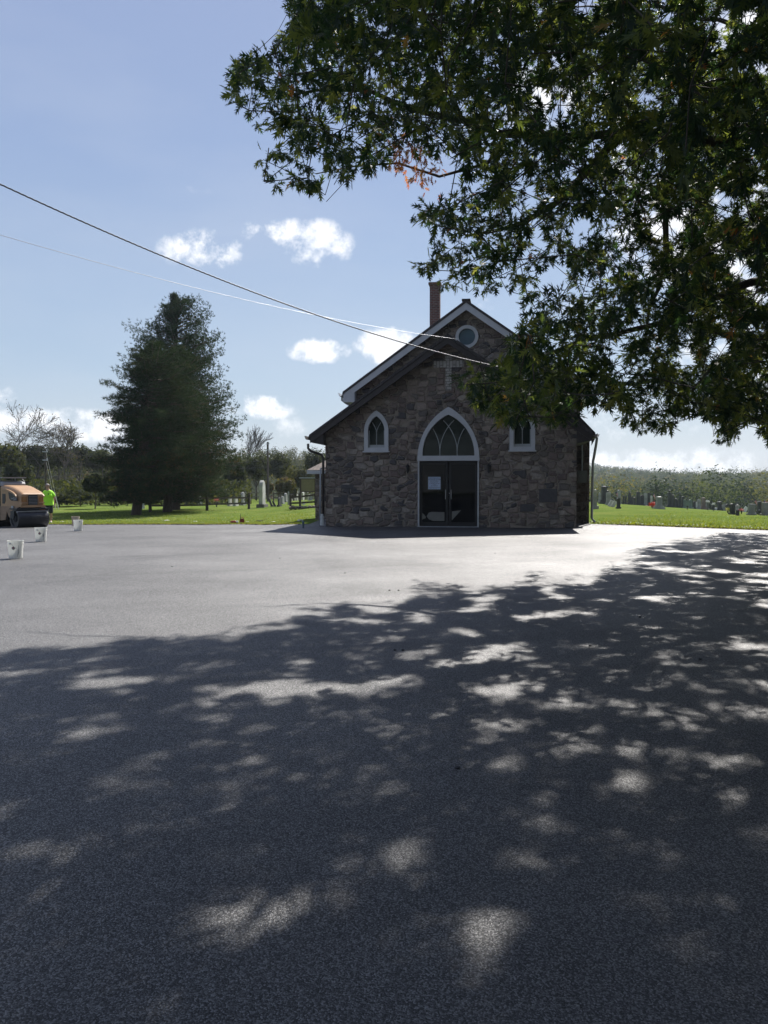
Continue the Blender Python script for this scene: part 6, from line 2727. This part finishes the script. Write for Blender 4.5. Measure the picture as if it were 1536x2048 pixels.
bmesh.ops.create_uvsphere(bm, u_segments=16, v_segments=10, radius=.098)
for v in list(bm.verts):
    if v.co.z < .012 - .03 * (v.co.y > 0):
        bm.verts.remove(v)
for v in bm.verts:
    v.co = Vector((-.016, -.012, 1.715)) + Vector((v.co.x * .98, v.co.y * 1.04, v.co.z * .97))
obj("hair", bm, M_hair, man, smooth=True, recalc=False)
# hands: five fingers each
for s, pw, pp_ in ((1, wR, pR), (-1, wL, pL_)):
    p = Vv[pp_]
    vs, es, rs = [p + Vector((0, 0, .03)), p + Vector((0, 0, -.01))], [(0, 1)], [(.022, .036), (.020, .040)]
    for k in range(4):
        bx = (-.03 + .02 * k)
        L = (.058, .070, .066, .050)[k]
        i0 = len(vs)
        vs += [p + Vector((.004 * s, bx, -.035)), p + Vector((-.004 * s, bx * 1.05, -.035 - L * .5)), p + Vector((-.016 * s, bx * 1.0, -.035 - L))]
        es += [(1, i0), (i0, i0 + 1), (i0 + 1, i0 + 2)]
        rs += [.010, .0088, .0075]
    i0 = len(vs)
    vs += [p + Vector((-.008 * s, -.036, .0)), p + Vector((-.018 * s, -.058, -.028)), p + Vector((-.022 * s, -.062, -.052))]
    es += [(1, i0), (i0, i0 + 1), (i0 + 1, i0 + 2)]
    rs += [.013, .010, .009]
    skinned("hand", vs, es, rs, M_skin, man, 1)
# t-shirt: torso with short sleeves
sv = [(0, .0, .90), (0, -.035, 1.06), (0, -.03, 1.22), (0, -.005, 1.36), (0, 0, 1.455), (.0, -.005, 1.53)]
se = [(0, 1), (1, 2), (2, 3), (3, 4), (4, 5)]
sr = [(.215, .165), (.235, .185), (.225, .18), (.225, .165), (.175, .125), (.085, .08)]
for s in (-1, 1):
    i0 = len(sv)
    sv += [(s * .165, 0, 1.415), (s * .24, -.005, 1.30), (s * .275, -.005, 1.19)]
    se += [(3, i0), (i0, i0 + 1), (i0 + 1, i0 + 2)]
    sr += [.108, .080, .074]
skinned("t_shirt", [Vector(v) for v in sv], se, sr, M_hiviz, man, 2, 1)
bm = B()
box(bm, (.06, -.185, 1.335), (.05, .012, .055))
obj("chest_emblem", bm, plain("emblem_dark", (.03, .10, .02), .8), man, bevel=.01)
hv = [(0, 0, .99), (0, 0, .90), (.11, -.01, .80), (.125, -.05, .52), (.13, -.05, .44), (-.11, .02, .80), (-.115, .07, .52), (-.115, .08, .44)]
he = [(0, 1), (1, 2), (2, 3), (3, 4), (1, 5), (5, 6), (6, 7)]
hr = [(.19, .155), (.19, .155), .125, .105, .10, .125, .105, .10]
skinned("shorts", [Vector(v) for v in hv], he, hr, M_short, man, 2, 0)
for s, ay, ax in ((1, .02, .115), (-1, .20, -.095)):
    skinned("shoe", [Vector((ax, ay + .03, .055)), Vector((ax, ay - .06, .055)), Vector((ax + .005, ay - .17, .035))], [(0, 1), (1, 2)], [(.05, .05), (.05, .048), (.045, .03)], M_boot, man, 2)
    bm = B()
    tube(bm, [(ax, ay + .005, .09), (ax, ay + .01, .22)], [.046, .05], 10)
    obj("sock", bm, M_sock, man, smooth=True)

# ------------------------------------------------------------------ small things at the lot edge
M_redp = plain("red_plastic", (.30, .025, .02), .35, var=.15)
M_redd = plain("dark_red_plastic", (.20, .018, .018), .4, var=.2)
e = ground_hit(484, 1046)
can = thing("fuel_can", "red fuel can with upright black spout on the grass at the lot edge", "fuel can", (e.x, e.y, e.z), .3)
bm = B(); box(bm, (0, 0, .105), (.21, .16, .19), taper=.9); obj("body", bm, M_redd, can, bevel=.02)
bm = B(); tube(bm, [(-.07, 0, .20), (-.04, 0, .25), (.05, 0, .25), (.08, 0, .20)], .012, 6); obj("handle", bm, M_redp, can)
bm = B(); tube(bm, [(-.06, .0, .19), (-.07, 0, .32), (-.07, 0, .42)], [.016, .012, .009], 8); obj("spout", bm, M_black, can)
e = ground_hit(467, 1047)
jug = thing("plastic_jug", "red plastic container with white cap lying on its side beside the fuel can", "container", (e.x, e.y, e.z), .1)
bm = B(); lathe(bm, [(.02, -.14), (.05, -.13), (.062, -.08), (.064, .08), (.05, .12), (.03, .14)], (0, 0, .066), 14, 'X')
obj("body", bm, M_redp, jug, smooth=True)
bm = B(); lathe(bm, [(.05, .125), (.056, .14), (.056, .20), (.045, .215)], (0, 0, .066), 14, 'X'); obj("cap", bm, M_white, jug)


def rag(px, py, size, label, col=M_white, seed=1, flat=.35):
    q = ground_hit(px, py)
    rng = np.random.default_rng(seed)
    bm = B()
    bmesh.ops.create_icosphere(bm, subdivisions=3, radius=size)
    ph = rng.uniform(0, 6, 6)
    for v in bm.verts:
        n = 1 + .35 * math.sin(v.co.x / size * 4 + ph[0]) * math.sin(v.co.y / size * 3 + ph[1]) + .2 * math.sin(v.co.z / size * 7 + ph[2])
        v.co = Vector((v.co.x * n * 1.5, v.co.y * n, max(-.2 * size, v.co.z * n * flat) + size * .2))
    o = obj("litter", bm, col, None)
    o.location = q
    tag(o, label, "litter", "scraps of litter along the lot edge")
    return o


M_paper = plain("scrap_white", (.70, .71, .62), .7, var=.1)
rag(124, 1044, .06, "white crumpled scrap nearest the beige bucket", M_paper, 2)
rag(155.5, 1044, .045, "slanted white scrap left of the broad pine trunk", M_paper, 3)
rag(334, 1041.5, .09, "largest white scrap on the grass below the second pine", M_paper, 4, .25)
rag(329, 1042.5, .05, "dull brownish scrap touching the largest white one", plain("scrap_brown", (.16, .13, .08), .8), 5, .3)
rag(390, 1043.5, .07, "flat white scrap left of the red container", M_paper, 6, .2)
rag(495, 1044, .06, "small white scrap right of the fuel can", M_paper, 7, .2)
rag(549, 1044, .075, "flat pale scrap halfway between the can and the church", M_paper, 8, .15)
rag(601, 1042, .075, "pale yellow-white lump near the marker pipe", M_paper, 9, .7)
q0, q1 = ground_hit(512, 1043), ground_hit(526, 1043)
bm = B()
tube(bm, [q0 + Vector((0, 0, .03)), q1 + Vector((0, 0, .03))], .022, 6)
o = obj("stick", bm, M_rail, None)
tag(o, "short dark stick lying on the grass right of the fuel can", "stick")
# marker pipe at the lot corner
q = ground_hit(606.5, 1058)
t = thing("marker_pipe", "short blue-grey pipe stub standing on the asphalt left of the church", "pipe", (q.x, q.y, q.z + .03))
bm = B(); lathe(bm, [(.034, 0), (.034, .22), (.030, .225)], (0, 0, 0), 14); obj("pipe", bm, plain("pipe_blue_grey", (.09, .13, .15), .5, var=.2), t)
bm = B(); lathe(bm, [(.040, .20), (.040, .245), (.034, .25)], (0, 0, 0), 14); obj("cap", bm, plain("pipe_cap_blue", (.12, .22, .28), .5), t)
# pebbles and leaf litter scattered on the asphalt
PEB = ["dark crumb alone on the sunlit lot between the buckets and the fuel can", "left crumb of a close pair on the sunlit lot below the church door", "right crumb of a close pair on the sunlit lot below the church door",
       "dark crumb on the sunlit lot right below the church door", "dark crumb near the grass edge right of the church", "left crumb of the pair lying in the oak shade near the picture centre",
       "right crumb of the pair lying in the oak shade near the picture centre", "dark crumb in the right part of the oak shade", "dark crumb in the shade below the right window", "dark crumb left of the pair on the sunlit lot",
       "dark crumb farther left on the sunlit lot below the church's left corner", "rightmost dark crumb in the oak shade", "nearest dark crumb in the dark middle of the shade"]
rng = np.random.default_rng(5)
for k, (px, py) in enumerate(((344, 1137), (779, 1186), (797, 1187), (990, 1110), (1230, 1058), (790, 1310), (806, 1308), (1280, 1240), (1180, 1300), (690, 1150), (560, 1120), (1400, 1330), (915, 1556))):
    q = ground_hit(px, py)
    bm = B()
    bmesh.ops.create_icosphere(bm, subdivisions=2, radius=.013)
    for v in bm.verts:
        v.co = Vector((v.co.x * rng.uniform(.9, 1.5), v.co.y, v.co.z * .6))
    o = obj("pebble", bm, M_black, None)
    o.location = (q.x, q.y, q.z + .036)
    tag(o, PEB[k], "pebble", "loose asphalt crumbs on the lot")
# ------------------------------------------------------------------ the air between here and the hills
bm = B()
box(bm, (0, 560, 12), (2300, 1320, 66))
m = bpy.data.materials.new("haze_air")
m.use_nodes = True
nt = m.node_tree
nt.nodes.remove(nt.nodes["Principled BSDF"])
pv = nt.nodes.new('ShaderNodeVolumePrincipled')
pv.inputs['Color'].default_value = (.80, .88, 1.0, 1)
pv.inputs['Density'].default_value = 0.00020
pv.inputs['Anisotropy'].default_value = 0.35
nt.links.new(pv.outputs[0], nt.nodes['Material Output'].inputs['Volume'])
hz_ = obj("haze", bm, m)
tag(hz_, "thin pale blue haze in the air", "haze", kind='stuff')
bpy.context.view_layer.update()
